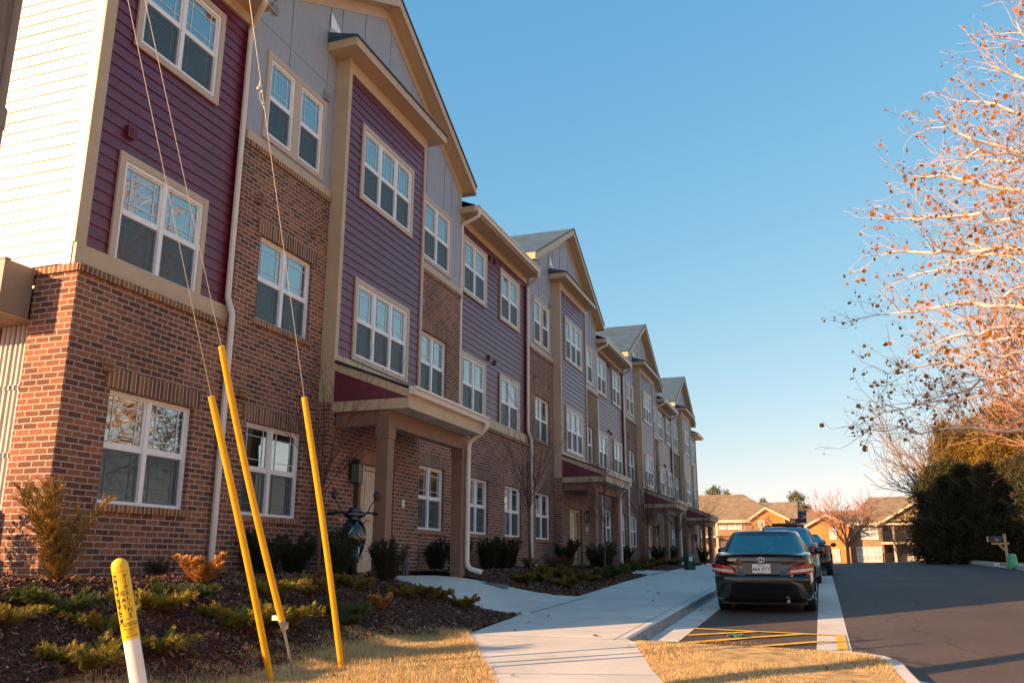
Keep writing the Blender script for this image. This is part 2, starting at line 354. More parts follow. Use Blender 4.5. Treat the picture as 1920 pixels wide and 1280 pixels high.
# ------------------------------------------------------------------ ground heights
def zr0(y):
    y = min(max(y, -12), 105); return -1.5+.0445*y-.00035*y*y
def zr(x, y):
    return zr0(y) + .028*min(max(0, x-8.3), 6.2)
XL = [(-20,8.5),(3.0,7.55),(6.2,5.9),(7.69,5.15),(11.03,3.5),(13.9,3.33),(17.9,3.18),(24,2.9),(31.7,2.72),(45,2.7),(75,2.7)]   # y, x of the walk's building side
XR = [(-20,10.4),(3.0,8.7),(6.2,7.2),(8.08,6.59),(8.69,6.38),(10.82,5.76),(11.3,5.5),(75,5.5)]
def lerp(t, y):
    for (a,u),(b,v) in zip(t, t[1:]):
        if y <= b: return u+(v-u)*(max(y,a)-a)/(b-a)
    return t[-1][1]
def sm(t): t = min(1,max(0,t)); return t*t*(3-2*t)
def zb(y): return -.2+.12*sm((y-15)/30)
def sw(x, y): return zr0(y)+.13
def bed(x, y):
    xs = 3.35 if y < 12 else lerp(XL, y)
    s = sw(x,y)
    if x >= xs: return s
    t = sm((xs-x)/2.42)
    if y < 5: t *= max(0, 1-(5-y)/12)
    z = s+(zb(y)-s)*t
    if t > .02: z += .018*math.sin(3.1*x+1.7*y)*math.sin(2.3*y-x)
    return z
def path_c(k): return OFF[k]
OFF = [0, 14.2, 28.15, 41.8]
def walk_y(k, x):                      # near and far edge of the front walk of unit k at distance x
    t = (x-1.3)/2.1; o = OFF[k]
    return (12.75+1.2*t+o, 16.0+1.85*t+o)
def in_walk(x, y):
    if x < .2 or x > 3.6: return False
    for k in range(4):
        a, b = walk_y(k, x)
        if a-.03 < y < b+.03: return True
    return False
def zw(x, y, k):                       # walk surface
    t = sm((x-.9)/2.4); return -.27+.02*k + (sw(3.3,y)-(-.27+.02*k))*t
def Hs(x, y):                          # lawn and bed surface
    if y < 75 and x < lerp(XL,y): return bed(x,y)
    return sw(x,y)

def sheet(name, xs, ys, h, m, inside=None, kind='structure', label=None, uvs=False):
    xs, ys = list(xs), list(ys); v = []; f = []; ix = {}
    for j, y in enumerate(ys):
        for i, x in enumerate(xs): v.append((x, y, h(x,y)))
    nx = len(xs)
    for j in range(len(ys)-1):
        for i in range(nx-1):
            if inside and not inside((xs[i]+xs[i+1])/2, (ys[j]+ys[j+1])/2): continue
            f.append((j*nx+i, j*nx+i+1, (j+1)*nx+i+1, (j+1)*nx+i))
    o = mesh_obj(name, v, f, m, smooth=True); o['kind'] = kind
    if label: o['label'] = label
    return o
def strip(name, rows, h, m, top=0., skirt=.25, n=6):
    """rows of (left x, right x, y): a slab following the height function"""
    v = []; f = []
    for (a, b, y) in rows:
        for i in range(n+1):
            x = a+(b-a)*i/n; v.append((x, y, h(x,y)+top))
    for j in range(len(rows)-1):
        for i in range(n):
            q = j*(n+1)+i; f.append((q, q+1, q+n+2, q+n+1))
    nb = len(v); m2 = n+1
    for side in (0, n):
        base = len(v)
        for j, (a, b, y) in enumerate(rows): p = v[j*m2+side]; v.append((p[0], p[1], p[2]-skirt))
        for j in range(len(rows)-1): f.append((j*m2+side, (j+1)*m2+side, base+j+1, base+j))
    for j in (0, len(rows)-1):
        base = len(v)
        for i in range(m2): p = v[j*m2+i]; v.append((p[0], p[1], p[2]-skirt))
        for i in range(n): f.append((j*m2+i, j*m2+i+1, base+i+1, base+i))
    o = mesh_obj(name, v, f, m); o['kind'] = 'structure'; return o
fr = lambda a, b, s: [a+(b-a)*i/max(1,round((b-a)/s)) for i in range(max(1,round((b-a)/s))+1)]

def asphalt_mat():
    m, n, p = nodes('asphalt'); L = n.links
    tc = N(n,'ShaderNodeTexCoord')
    a = N(n,'ShaderNodeTexNoise'); a.inputs['Scale'].default_value = 55; a.inputs['Detail'].default_value = 8; L.new(tc.outputs['Object'], a.inputs['Vector'])
    b = N(n,'ShaderNodeTexNoise'); b.inputs['Scale'].default_value = .5; b.inputs['Detail'].default_value = 5; L.new(tc.outputs['Object'], b.inputs['Vector'])
    r = ramp(n, [(.25,(.048,.032,.025)),(.6,(.098,.067,.051)),(.78,(.20,.145,.11))]); L.new(a.outputs['Fac'], r.inputs[0])
    r2 = ramp(n, [(.3,(.8,.8,.82)),(.7,(1.2,1.18,1.15))]); L.new(b.outputs['Fac'], r2.inputs[0])
    v = N(n,'ShaderNodeTexVoronoi'); v.inputs['Scale'].default_value = 3.2; L.new(tc.outputs['Object'], v.inputs['Vector'])
    rv = ramp(n, [(0.0,(3.5,3.4,3.2)),(.022,(3.5,3.4,3.2)),(.03,(1,1,1))]); L.new(v.outputs['Distance'], rv.inputs[0])
    mx = N(n,'ShaderNodeMix', data_type='RGBA', blend_type='MULTIPLY'); mx.inputs['Factor'].default_value = 1; L.new(r.outputs[0], mx.inputs['A']); L.new(r2.outputs[0], mx.inputs['B'])
    m2 = N(n,'ShaderNodeMix', data_type='RGBA', blend_type='MULTIPLY'); m2.inputs['Factor'].default_value = 1; L.new(mx.outputs['Result'], m2.inputs['A']); L.new(rv.outputs[0], m2.inputs['B'])
    vc = N(n,'ShaderNodeTexVoronoi', feature='DISTANCE_TO_EDGE'); vc.inputs['Scale'].default_value = .16; nw = N(n,'ShaderNodeTexNoise'); nw.inputs['Scale'].default_value = .9; nw.inputs['Detail'].default_value = 6; L.new(tc.outputs['Object'], nw.inputs['Vector'])
    va = N(n,'ShaderNodeVectorMath', operation='MULTIPLY_ADD'); va.inputs[1].default_value = (1.6,1.6,0); L.new(nw.outputs['Color'], va.inputs[0]); L.new(tc.outputs['Object'], va.inputs[2]); L.new(va.outputs[0], vc.inputs['Vector'])
    rc = ramp(n, [(0,(.4,.4,.4)),(.0022,(.45,.45,.45)),(.004,(1,1,1))]); L.new(vc.outputs['Distance'], rc.inputs[0])
    vs = N(n,'ShaderNodeTexNoise'); vs.inputs['Scale'].default_value = .22; vs.inputs['Detail'].default_value = 3; mps = N(n,'ShaderNodeMapping'); mps.inputs['Scale'].default_value = (3.2,.35,1); L.new(tc.outputs['Object'], mps.inputs[0]); L.new(mps.outputs[0], vs.inputs['Vector'])
    rs = ramp(n, [(.35,(.82,.82,.84)),(.65,(1.18,1.16,1.14))]); L.new(vs.outputs['Fac'], rs.inputs[0])
    m3 = N(n,'ShaderNodeMix', data_type='RGBA', blend_type='MULTIPLY'); m3.inputs['Factor'].default_value = 1; L.new(m2.outputs['Result'], m3.inputs['A']); L.new(rc.outputs[0], m3.inputs['B'])
    m4 = N(n,'ShaderNodeMix', data_type='RGBA', blend_type='MULTIPLY'); m4.inputs['Factor'].default_value = 1; L.new(m3.outputs['Result'], m4.inputs['A']); L.new(rs.outputs[0], m4.inputs['B'])
    L.new(m4.outputs['Result'], p.inputs['Base Color']); p.inputs['Roughness'].default_value = .8
    bp = N(n,'ShaderNodeBump'); bp.inputs['Strength'].default_value = .5; bp.inputs['Distance'].default_value = .006; L.new(a.outputs['Fac'], bp.inputs['Height']); L.new(bp.outputs[0], p.inputs['Normal'])
    return m
def concrete_mat(name, col, joints=True):
    m, n, p = nodes(name); L = n.links
    tc = N(n,'ShaderNodeTexCoord')
    a = N(n,'ShaderNodeTexNoise'); a.inputs['Scale'].default_value = 1.1; a.inputs['Detail'].default_value = 9; a.inputs['Roughness'].default_value = .7; L.new(tc.outputs['Object'], a.inputs['Vector'])
    mp = N(n,'ShaderNodeMapping'); mp.inputs['Scale'].default_value = (2,90,2); L.new(tc.outputs['Object'], mp.inputs[0])
    b = N(n,'ShaderNodeTexNoise'); b.inputs['Scale'].default_value = 1.5; b.inputs['Detail'].default_value = 3; L.new(mp.outputs[0], b.inputs['Vector'])
    c = N(n,'ShaderNodeTexNoise'); c.inputs['Scale'].default_value = 90; c.inputs['Detail'].default_value = 4; L.new(tc.outputs['Object'], c.inputs['Vector'])
    r = ramp(n, [(.3,tuple(x*.80 for x in col)),(.7,tuple(x*1.1 for x in col))]); L.new(a.outputs['Fac'], r.inputs[0])
    mm = N(n,'ShaderNodeMath', operation='MULTIPLY'); L.new(b.outputs['Fac'], mm.inputs[0]); L.new(c.outputs['Fac'], mm.inputs[1])
    r2 = ramp(n, [(.12,(.86,.86,.86)),(.4,(1.1,1.1,1.1))]); L.new(mm.outputs[0], r2.inputs[0])
    mx = N(n,'ShaderNodeMix', data_type='RGBA', blend_type='MULTIPLY'); mx.inputs['Factor'].default_value = 1; L.new(r.outputs[0], mx.inputs['A']); L.new(r2.outputs[0], mx.inputs['B'])
    L.new(mx.outputs['Result'], p.inputs['Base Color']); p.inputs['Roughness'].default_value = .85
    bp = N(n,'ShaderNodeBump'); bp.inputs['Strength'].default_value = .35; bp.inputs['Distance'].default_value = .004; L.new(mm.outputs[0], bp.inputs['Height']); L.new(bp.outputs[0], p.inputs['Normal'])
    return m
M['asphalt'] = asphalt_mat(); M['concrete'] = concrete_mat('concrete', (.70,.63,.56)); M['joint'] = mat('concrete_joint', (.27,.25,.23), .9)
M['kerbdirt'] = mat('stained_kerb', (.30,.28,.25), .9, .5, 7, .4, 30, stretch=(3,3,.8))
M['yellow_paint'] = mat('yellow_road_paint', (.85,.47,.03), .7, .25, 8)
M['lawn'] = mat('dormant_lawn', (.58,.38,.17), .95, .35, 5, .8, 60, .1)
M['mulch'] = mat('bark_mulch', (.085,.038,.027), .95, .5, 24, 1.0, 45, .15)
M['soil'] = mat('far_soil', (.42,.32,.19), .95, .3, .3)

# ------------------------------------------------------------------ ground, road, walks
sheet('ground', [-900,-300,-100,-40,-16,0,2,5,8,14,30,60,100,300,900], [-300,-60,-20,-8,0,10,20,30,40,50,60,70,80,90,105,200,500,1200],
      lambda x,y: min(zr0(y),-.3)-.45-.2*(y>100), M['soil'])
sheet('road', [5.9,6.4,7.2,8.3,9.5,11,12.5,14.25], fr(-20,105,2.5), zr, M['asphalt'])
rows = [(lerp(XL,y), lerp(XR,y), y) for y in sorted(set(fr(-4,11,.5)+[6.2,7.69,11.03,8.08,8.69,10.82,11.3]+fr(11,62,1.5)))]
strip('sidewalk', rows, sw, M['concrete'], 0.0, .2)
for i, yj in enumerate([5.6, 8.3, 10.95, 13.4, 15.9, 18.4, 20.9, 23.4, 26, 28.5, 31, 34, 37, 40]):
    a, b = lerp(XL,yj), lerp(XR,yj)
    dy = .35 if yj < 9 else 0
    m_ = MB(); z = sw(0,yj)+.003
    m_.poly([(a+.02,yj-dy/2,sw(0,yj-dy/2)+.003),(b-.02,yj+dy/2,sw(0,yj+dy/2)+.003),(b-.02,yj+.012+dy/2,sw(0,yj+dy/2+.012)+.003),(a+.02,yj+.012-dy/2,sw(0,yj+.012-dy/2)+.003)])
    m_.build('sidewalk_joint', M['joint'])['kind'] = 'structure'
strip('kerb_seam', [(5.485,5.50,y) for y in fr(10.9,62,1.5)], sw, M['joint'], .003, .01, 1)
for k in range(4):                                       # front walks
    v = []; rws = []
    mbw = MB(); nn = 10; xs = [.3+(3.42-.3)*i/nn for i in range(nn+1)]
    if k: xs = [.3+(lerp(XL,OFF[k]+15)+.06-.3)*i/nn for i in range(nn+1)]
    for x0, x1 in zip(xs, xs[1:]):
        a0, b0 = walk_y(k,x0); a1, b1 = walk_y(k,x1); m_ = 5
        for j in range(m_):
            p = lambda a,b,x,t: (x, a+(b-a)*t, zw(x,a+(b-a)*t,k)+.012)
            mbw.poly([p(a0,b0,x0,j/m_), p(a1,b1,x1,j/m_), p(a1,b1,x1,(j+1)/m_), p(a0,b0,x0,(j+1)/m_)])
        for t in (0,1):
            q0, q1 = p(a0,b0,x0,t), p(a1,b1,x1,t); mbw.poly([q0, q1, (q1[0],q1[1],q1[2]-.15), (q0[0],q0[1],q0[2]-.15)])
    o = mbw.build('front_walk', M['concrete'], weld=True, smooth=False); o['kind'] = 'structure'
# kerb with a rolled edge, gutter pan, concrete band, parking bay
kb = MB(); ys = fr(10.8,75,1.5)
for y0, y1 in zip(ys, ys[1:]):
    P = lambda x, dz, y: (x, y, zr0(y)+dz)
    for (xa,za),(xb,zb_) in (((5.5,.131),(5.6,.131)),((5.6,.131),(5.635,.115)),):
        kb.poly([P(xa,za,y0),P(xb,zb_,y0),P(xb,zb_,y1),P(xa,za,y1)])
o = kb.build('kerb', M['concrete'], weld=True); o['kind'] = 'structure'
kb = MB()
for y0, y1 in zip(ys, ys[1:]):
    P = lambda x, dz, y: (x, y, zr0(y)+dz)
    for (xa,za),(xb,zb_) in (((5.635,.115),(5.67,.03)),((5.67,.03),(5.72,.012))):
        kb.poly([P(xa,za,y0),P(xb,zb_,y0),P(xb,zb_,y1),P(xa,za,y1)])
o = kb.build('kerb_face', M['kerbdirt'], weld=True); o['kind'] = 'structure'
strip('gutter_pan', [(5.71,6.12,y) for y in ys], lambda x,y: zr0(y)+.004-.0*x, M['concrete'], .004, .02, 2)
strip('concrete_band', [(7.84,8.24,y) for y in ys], lambda x,y: zr0(y), M['concrete'], .006, .02, 2)
# grass island with its curved kerb
ISL = [(5.75,10.82),(6.48,10.79),(7.1,10.66),(7.91,10.59),(8.23,10.51),(8.44,10.39),(8.54,10.29),(8.66,9.9),(8.68,9.39),(8.72,8.66),(8.9,7.4),(9.3,5.6),(9.9,4.0),(11.0,1.0),(12,-4)]
RT = [(-4,12),(1,11),(4,9.9),(5.6,9.3),(7.4,8.9),(8.66,8.72),(9.39,8.68),(9.9,8.66),(10.29,8.54),(10.39,8.44),(10.51,8.23),(10.59,7.91),(10.66,7.1),(10.79,6.48),(10.82,5.75)]
def isl_in(x, y): return y < 10.82 and lerp(XR,y) < x < lerp(RT,y)
mi = MB()
ysn = fr(-4,10,.2)+[10.1,10.2,10.29,10.35,10.39,10.45,10.51,10.55,10.59,10.63,10.66,10.7,10.75,10.79,10.82]
rt = lambda y: lerp(RT, y)
for y0, y1 in zip(ysn, ysn[1:]):
    n_ = 12
    for i in range(n_):
        p = lambda y, t: (lerp(XR,y)+(max(rt(y),lerp(XR,y))-lerp(XR,y))*t, y, sw(0,y)+.02*math.sin(math.pi*t))
        mi.poly([p(y0,i/n_), p(y0,(i+1)/n_), p(y1,(i+1)/n_), p(y1,i/n_)])
o = mi.build('island_lawn', M['lawn'], weld=True, smooth=True); o['kind'] = 'structure'
ki = MB()
IS2 = []
for (a, b) in zip(ISL, ISL[1:]):
    for i in range(6): IS2.append((a[0]+(b[0]-a[0])*i/6, a[1]+(b[1]-a[1])*i/6))
IS2.append(ISL[-1])
for (a, b) in zip(IS2, IS2[1:]):
    d = Vector((b[0]-a[0], b[1]-a[1])).normalized(); nrm = Vector((-d.y, d.x))
    for (o0,z0),(o1,z1) in (((-.14,.125),(-.12,.133)),((-.12,.133),(-.01,.133)),((-.01,.133),(.02,.11)),((.02,.11),(.06,.0)),((.06,0),(.07,-.1))):
        ki.poly([(a[0]+nrm.x*o0,a[1]+nrm.y*o0,zr0(a[1])+z0),(a[0]+nrm.x*o1,a[1]+nrm.y*o1,zr0(a[1])+z1),
                 (b[0]+nrm.x*o1,b[1]+nrm.y*o1,zr0(b[1])+z1),(b[0]+nrm.x*o0,b[1]+nrm.y*o0,zr0(b[1])+z0)])
o = ki.build('island_kerb', M['concrete'], weld=True); o['kind'] = 'structure'
gi = MB()
for (a, b) in zip(IS2, IS2[1:]):
    if a[1] > 9.6: continue
    d = Vector((b[0]-a[0], b[1]-a[1])).normalized(); nrm = Vector((-d.y, d.x)); w1 = .5*sm((9.6-a[1])/.6)+.06; w2 = .5*sm((9.6-b[1])/.6)+.06
    gi.poly([(a[0]+nrm.x*.055,a[1]+nrm.y*.055,zr0(a[1])+.02),(a[0]+nrm.x*w1,a[1]+nrm.y*w1,zr0(a[1])+.022),(b[0]+nrm.x*w2,b[1]+nrm.y*w2,zr0(b[1])+.022),(b[0]+nrm.x*.055,b[1]+nrm.y*.055,zr0(b[1])+.02)])
o = gi.build('island_gutter', M['concrete']); o['kind'] = 'structure'
# painted no-parking hatch
def paint(a, b, wd):
    a, b = Vector(a), Vector(b); d = (b-a).normalized(); q = Vector((-d.y, d.x))*wd/2; m_ = MB(); n_ = 8
    for i in range(n_):
        s0, s1 = a+(b-a)*i/n_, a+(b-a)*(i+1)/n_
        pts = [s0-q, s1-q, s1+q, s0+q]
        m_.poly([(p.x, p.y, zr0(p.y)+.0145) for p in pts])
    o = m_.build('painted_marking', M['yellow_paint']); o['kind'] = 'structure'
G = lambda px, py: (lambda p: (p.x, p.y))(gp(px,py))
def gp(px, py):
    d = ray(px,py); t = 2.
    while t < 90:
        p = CAM+d*t
        if p.z <= zr0(p.y): return p
        t += .01
    return p
for a, b, wd in (((6.10,13.53),(7.9,13.19),.10),((6.14,12.66),(7.05,13.36),.11),((6.20,11.77),(6.92,12.54),.13),((6.92,12.54),(7.68,13.21),.11),
                 ((7.05,11.62),(7.86,12.38),.11),((7.87,13.19),(8.08,13.17),.09),((7.86,12.40),(8.08,12.44),.09),((8.14,11.60),(8.14,13.22),.11)):
    paint(a, b, wd*1.15)
# right-hand verge and kerb
strip('verge', [(14.5,60,y) for y in fr(-20,100,4)], lambda x,y: zr(x,y), M['lawn'], .10, .3, 6)
for (a,b) in ((-20,36.2),(38.5,56)):
    strip('far_kerb', [(14.2,14.42,y) for y in fr(a,b,2)], lambda x,y: zr(14.3,y), M['concrete'], .15, .3, 1)
strip('driveway_apron', [(14.2,20,y) for y in fr(36.2,38.5,1)], lambda x,y: zr(14.3,y), M['concrete'], .03, .1, 2)
# lawn left of the walk and mulch bed
MG = [(-20,1.5),(5.5,2.45),(6.8,2.85),(9.8,2.72),(11.2,3.38),(12,9)]         # y, x: mulch / lawn border
sheet('lawn', fr(-6,8.6,.2), fr(-4,11.2,.2), lambda x,y: Hs(x,y)-.01, M['lawn'], lambda x,y: x < lerp(XL,y)+.08 and x > lerp(MG,y)-.25)
random.seed(4)
def mul_h(x,y): return bed(x,y)+.008+.010*math.sin(9*x+4*y)*math.sin(11*y-3*x)
sheet('mulch_bed', fr(-14,-1,1.)+fr(-.8,3.6,.1), fr(-6,4,.5)+fr(4.2,17,.1)+fr(17.2,64,.4), mul_h, M['mulch'],
      lambda x,y: x < lerp(MG,y)+.05 and x < lerp(XL,y)-.02+(.1 if y<11.2 else 0) and not in_walk(x,y))
# ------------------------------------------------------------------ the long apartment building
BLD = thing('apartment_building', (0, 7.36, -.3), 'long three-storey row of brick and purple-siding apartments with grey gables beside the sidewalk', 'building')
def cells(a0, a1, b0, b1, holes):
    A = sorted({a0,a1}|{min(max(h[i],a0),a1) for h in holes for i in (0,1)}); B = sorted({b0,b1}|{min(max(h[i],b0),b1) for h in holes for i in (2,3)})
    for p, q in zip(A, A[1:]):
        for r, s in zip(B, B[1:]):
            if q-p < 1e-5 or s-r < 1e-5: continue
            c, d = (p+q)/2, (r+s)/2
            if any(h[0] < c < h[1] and h[2] < d < h[3] for h in holes): continue
            yield p, q, r, s
def wallx(mb, X, y0, y1, z0, z1, holes=(), reveal=0.):        # wall facing +X
    for p,q,r,s in cells(y0,y1,z0,z1,holes): mb.poly([(X,p,r),(X,q,r),(X,q,s),(X,p,s)])
    if reveal:
        for h in holes:
            if h[0] < y0-.01 or h[1] > y1+.01 or h[2] < z0-.01 or h[3] > z1+.01: continue
            a,b,c,d = h
            for P in ([(X-reveal,a,c),(X,a,c),(X,a,d),(X-reveal,a,d)],[(X,b,c),(X-reveal,b,c),(X-reveal,b,d),(X,b,d)],
                      [(X-reveal,a,d),(X,a,d),(X,b,d),(X-reveal,b,d)],[(X-reveal,b,c),(X,b,c),(X,a,c),(X-reveal,a,c)]): mb.poly(P)
def lapx(mb, X, y0, y1, z0, z1, holes=(), lap=LAP):           # lap siding facing +X
    z = z0
    while z < z1-.01:
        t = min(z+lap, z1); c = (z+t)/2
        segs = [(y0,y1)]
        for h in holes:
            if h[2]-.03 < c < h[3]+.03:
                ns = []
                for a,b in segs:
                    if h[0] > a: ns.append((a, min(b,h[0])))
                    if h[1] < b: ns.append((max(a,h[1]), b))
                segs = [q for q in ns if q[1]-q[0] > .01]
        for a,b in segs:
            mb.poly([(X+.016,a,z),(X+.016,b,z),(X+.001,b,t),(X+.001,a,t)])
            mb.poly([(X+.001,b,z),(X+.016,b,z),(X+.016,a,z),(X+.001,a,z)])
        z = t
def lapy(mb, Y, x0, x1, z0, z1, lap=LAP):                     # lap siding facing -Y
    z = z0
    while z < z1-.01:
        t = min(z+lap, z1)
        mb.poly([(x0,Y-.016,z),(x1,Y-.016,z),(x1,Y-.001,t),(x0,Y-.001,t)])
        mb.poly([(x0,Y-.001,z),(x1,Y-.001,z),(x1,Y-.016,z),(x0,Y-.016,z)])
        z = t
def course(mb, x0, x1, y0, y1, z0, z1):                       # upright bricks: joints run up and down
    U = lambda pts: [(p[2]-z0+.02, p[1]) for p in pts]
    q = [(x1,y0,z0),(x1,y1,z0),(x1,y1,z1),(x1,y0,z1)]; mb.poly(q, uv=U(q))
    for z, s in ((z1,1),(z0,-1)):
        q = [(x0,y0,z),(x1,y0,z),(x1,y1,z),(x0,y1,z)][::s]; mb.poly(q, uv=[(p[0]-x0+.02, p[1]) for p in q])
    for y, s in ((y0,1),(y1,-1)):
        q = [(x0,y,z0),(x1,y,z0),(x1,y,z1),(x0,y,z1)][::s]; mb.poly(q, uv=[(p[2]-z0+.02, y+.03) for p in q])
# ---- window prototypes (local: wall plane x = 0, centre y = 0, sill z = 0), built far below and copied
def make_window(name, w, h, lites, casing, gap=0., masonry=False):
    """gap > 0: two separate windows with a trim board between them"""
    f = MB(); mu = MB(); gl = MB(); scs = []; bl = MB()
    units = []
    if gap: ww = (w-gap)/2; units = [(-w/2,-w/2+ww,1),(w/2-ww,w/2,1)]
    else: units = [(-w/2,w/2,lites)]
    for a,b,nl in units:
        F = .045; x0, x1 = -.07, .012
        f.box(x0,x1,a,a+F,0,h); f.box(x0,x1,b-F,b,0,h); f.box(x0,x1,a+F,b-F,h-F,h); f.box(x0,x1,a+F,b-F,0,F)
        cw = (b-a-2*F-(nl-1)*.075)/nl
        for i in range(nl):
            p = a+F+i*(cw+.075); q = p+cw
            if i: f.box(x0,x1-.002,p-.075,p,F,h-F)
            mid = h*.5
            # sashes: upper in front of the lower
            S = .03
            f.box(-.05,-.012,p,q,mid-.028,mid+.022); 
            for (za,zb2,xa) in ((mid+.022,h-F,-.045),(F,mid-.028,-.058)):
                f.box(xa,xa+.03,p,p+S,za,zb2); f.box(xa,xa+.03,q-S,q,za,zb2); f.box(xa,xa+.03,p+S,q-S,zb2-S*.8,zb2); f.box(xa,xa+.03,p+S,q-S,za,za+S)
                g = xa+.014
                gl.poly([(g,p+S,za+S),(g,q-S,za+S),(g,q-S,zb2-S*.8),(g,p+S,zb2-S*.8)])
                k = g+.006; e = .105; t = .0048
                for yy in (p+S+e, q-S-e): mu.box(k-.004,k+.004,yy-t,yy+t,za+S,zb2-S)
                for zz in (za+S+e, zb2-S-e): mu.box(k-.003,k+.003,p+S,q-S,zz-t,zz+t)
            sc = MB(); scs.append(sc); sc.poly([(-.020,p+.012,F),(-.020,q-.012,F),(-.020,q-.012,mid-.03),(-.020,p+.012,mid-.03)])
            bl.poly([(-.12,p-.01,F-.01),(-.12,q+.01,F-.01),(-.12,q+.01,h-F+.01),(-.12,p-.01,h-F+.01)])
    o = f.build(name, M['white'])
    mu.build('grille', M['muntin'], o); gl.build('pane', M['glass'], o); [q_.build('insect_screen', M['screen'], o) for q_ in scs]; bl.build('blind', M['blind'], o)
    if masonry:
        X = .075; c = MB(); course(c, X-.05, X+.012, -w/2-.10, w/2+.10, h+.002, h+.245); c.build('lintel', M['soldier'], o)
        c = MB(); course(c, X-.05, X+.035, -w/2-.06, w/2+.06, -.095, -.002); c.build('sill', M['rowlock'], o)
    if casing:
        c = MB(); a, b = -w/2, w/2; C = .095; X0, X1 = -.004, .030
        c.box(X0,X1,a-C,a,-C,h+C); c.box(X0,X1,b,b+C,-C,h+C); c.box(X0,X1-.002,a,b,h,h+C); c.box(X0,X1-.002,a,b,-C,0)
        if gap: c.box(X0,X1-.004,a+(w-gap)/2,b-(w-gap)/2,0,h)
        c.build('casing', M['casing'], o)
    return o
WP = {'brick': make_window('window', 1.42, 1.36, 2, False, masonry=True), 'siding': make_window('window', 1.52, 1.37, 2, True),
      'triple': make_window('window', 2.07, 1.38, 3, True), 'pair': make_window('window', 1.62, 1.38, 1, True, .2), 'wide': make_window('window', 1.52, 1.38, 2, False, masonry=True)}
used = set()
def put_window(kind, X, yc, z):
    w_ = WP[kind] if kind not in used else copy_tree(WP[kind]); used.add(kind)
    w_.parent = BLD; w_.location = Vector((X, yc, z))-Vector(LOC[BLD.name]); return w_
ZF = (.66, 3.64, 6.74)                      # sill heights of the three floors
brick = MB(); sold = MB(); rowl = MB(); grey = MB(); pur = MB(); tan = MB(); batten = MB(); soff = MB(); white_flash = MB()
def head_sill(*a): pass
ZBR = 6.42                                  # top of brick on the gabled sections
ZRB = 3.40                                  # top of brick on the siding sections
RS = -.12                                   # siding plane of the recessed sections
fronts = []
def flush():
    global brick, sold, rowl, grey, pur, tan, batten
    for mb_, nm, m_ in ((brick,'brick_wall','brick'),(sold,'door_lintel','soldier'),(rowl,'cap_course','rowlock'),(grey,'panel_wall','grey'),(pur,'lap_siding','maroon'),(tan,'trim','tan'),(batten,'batten','grey')):
        if mb_.f: mb_.build(nm, M[m_], BLD)
    brick, sold, rowl, grey, pur, tan, batten = (MB() for _ in range(7))
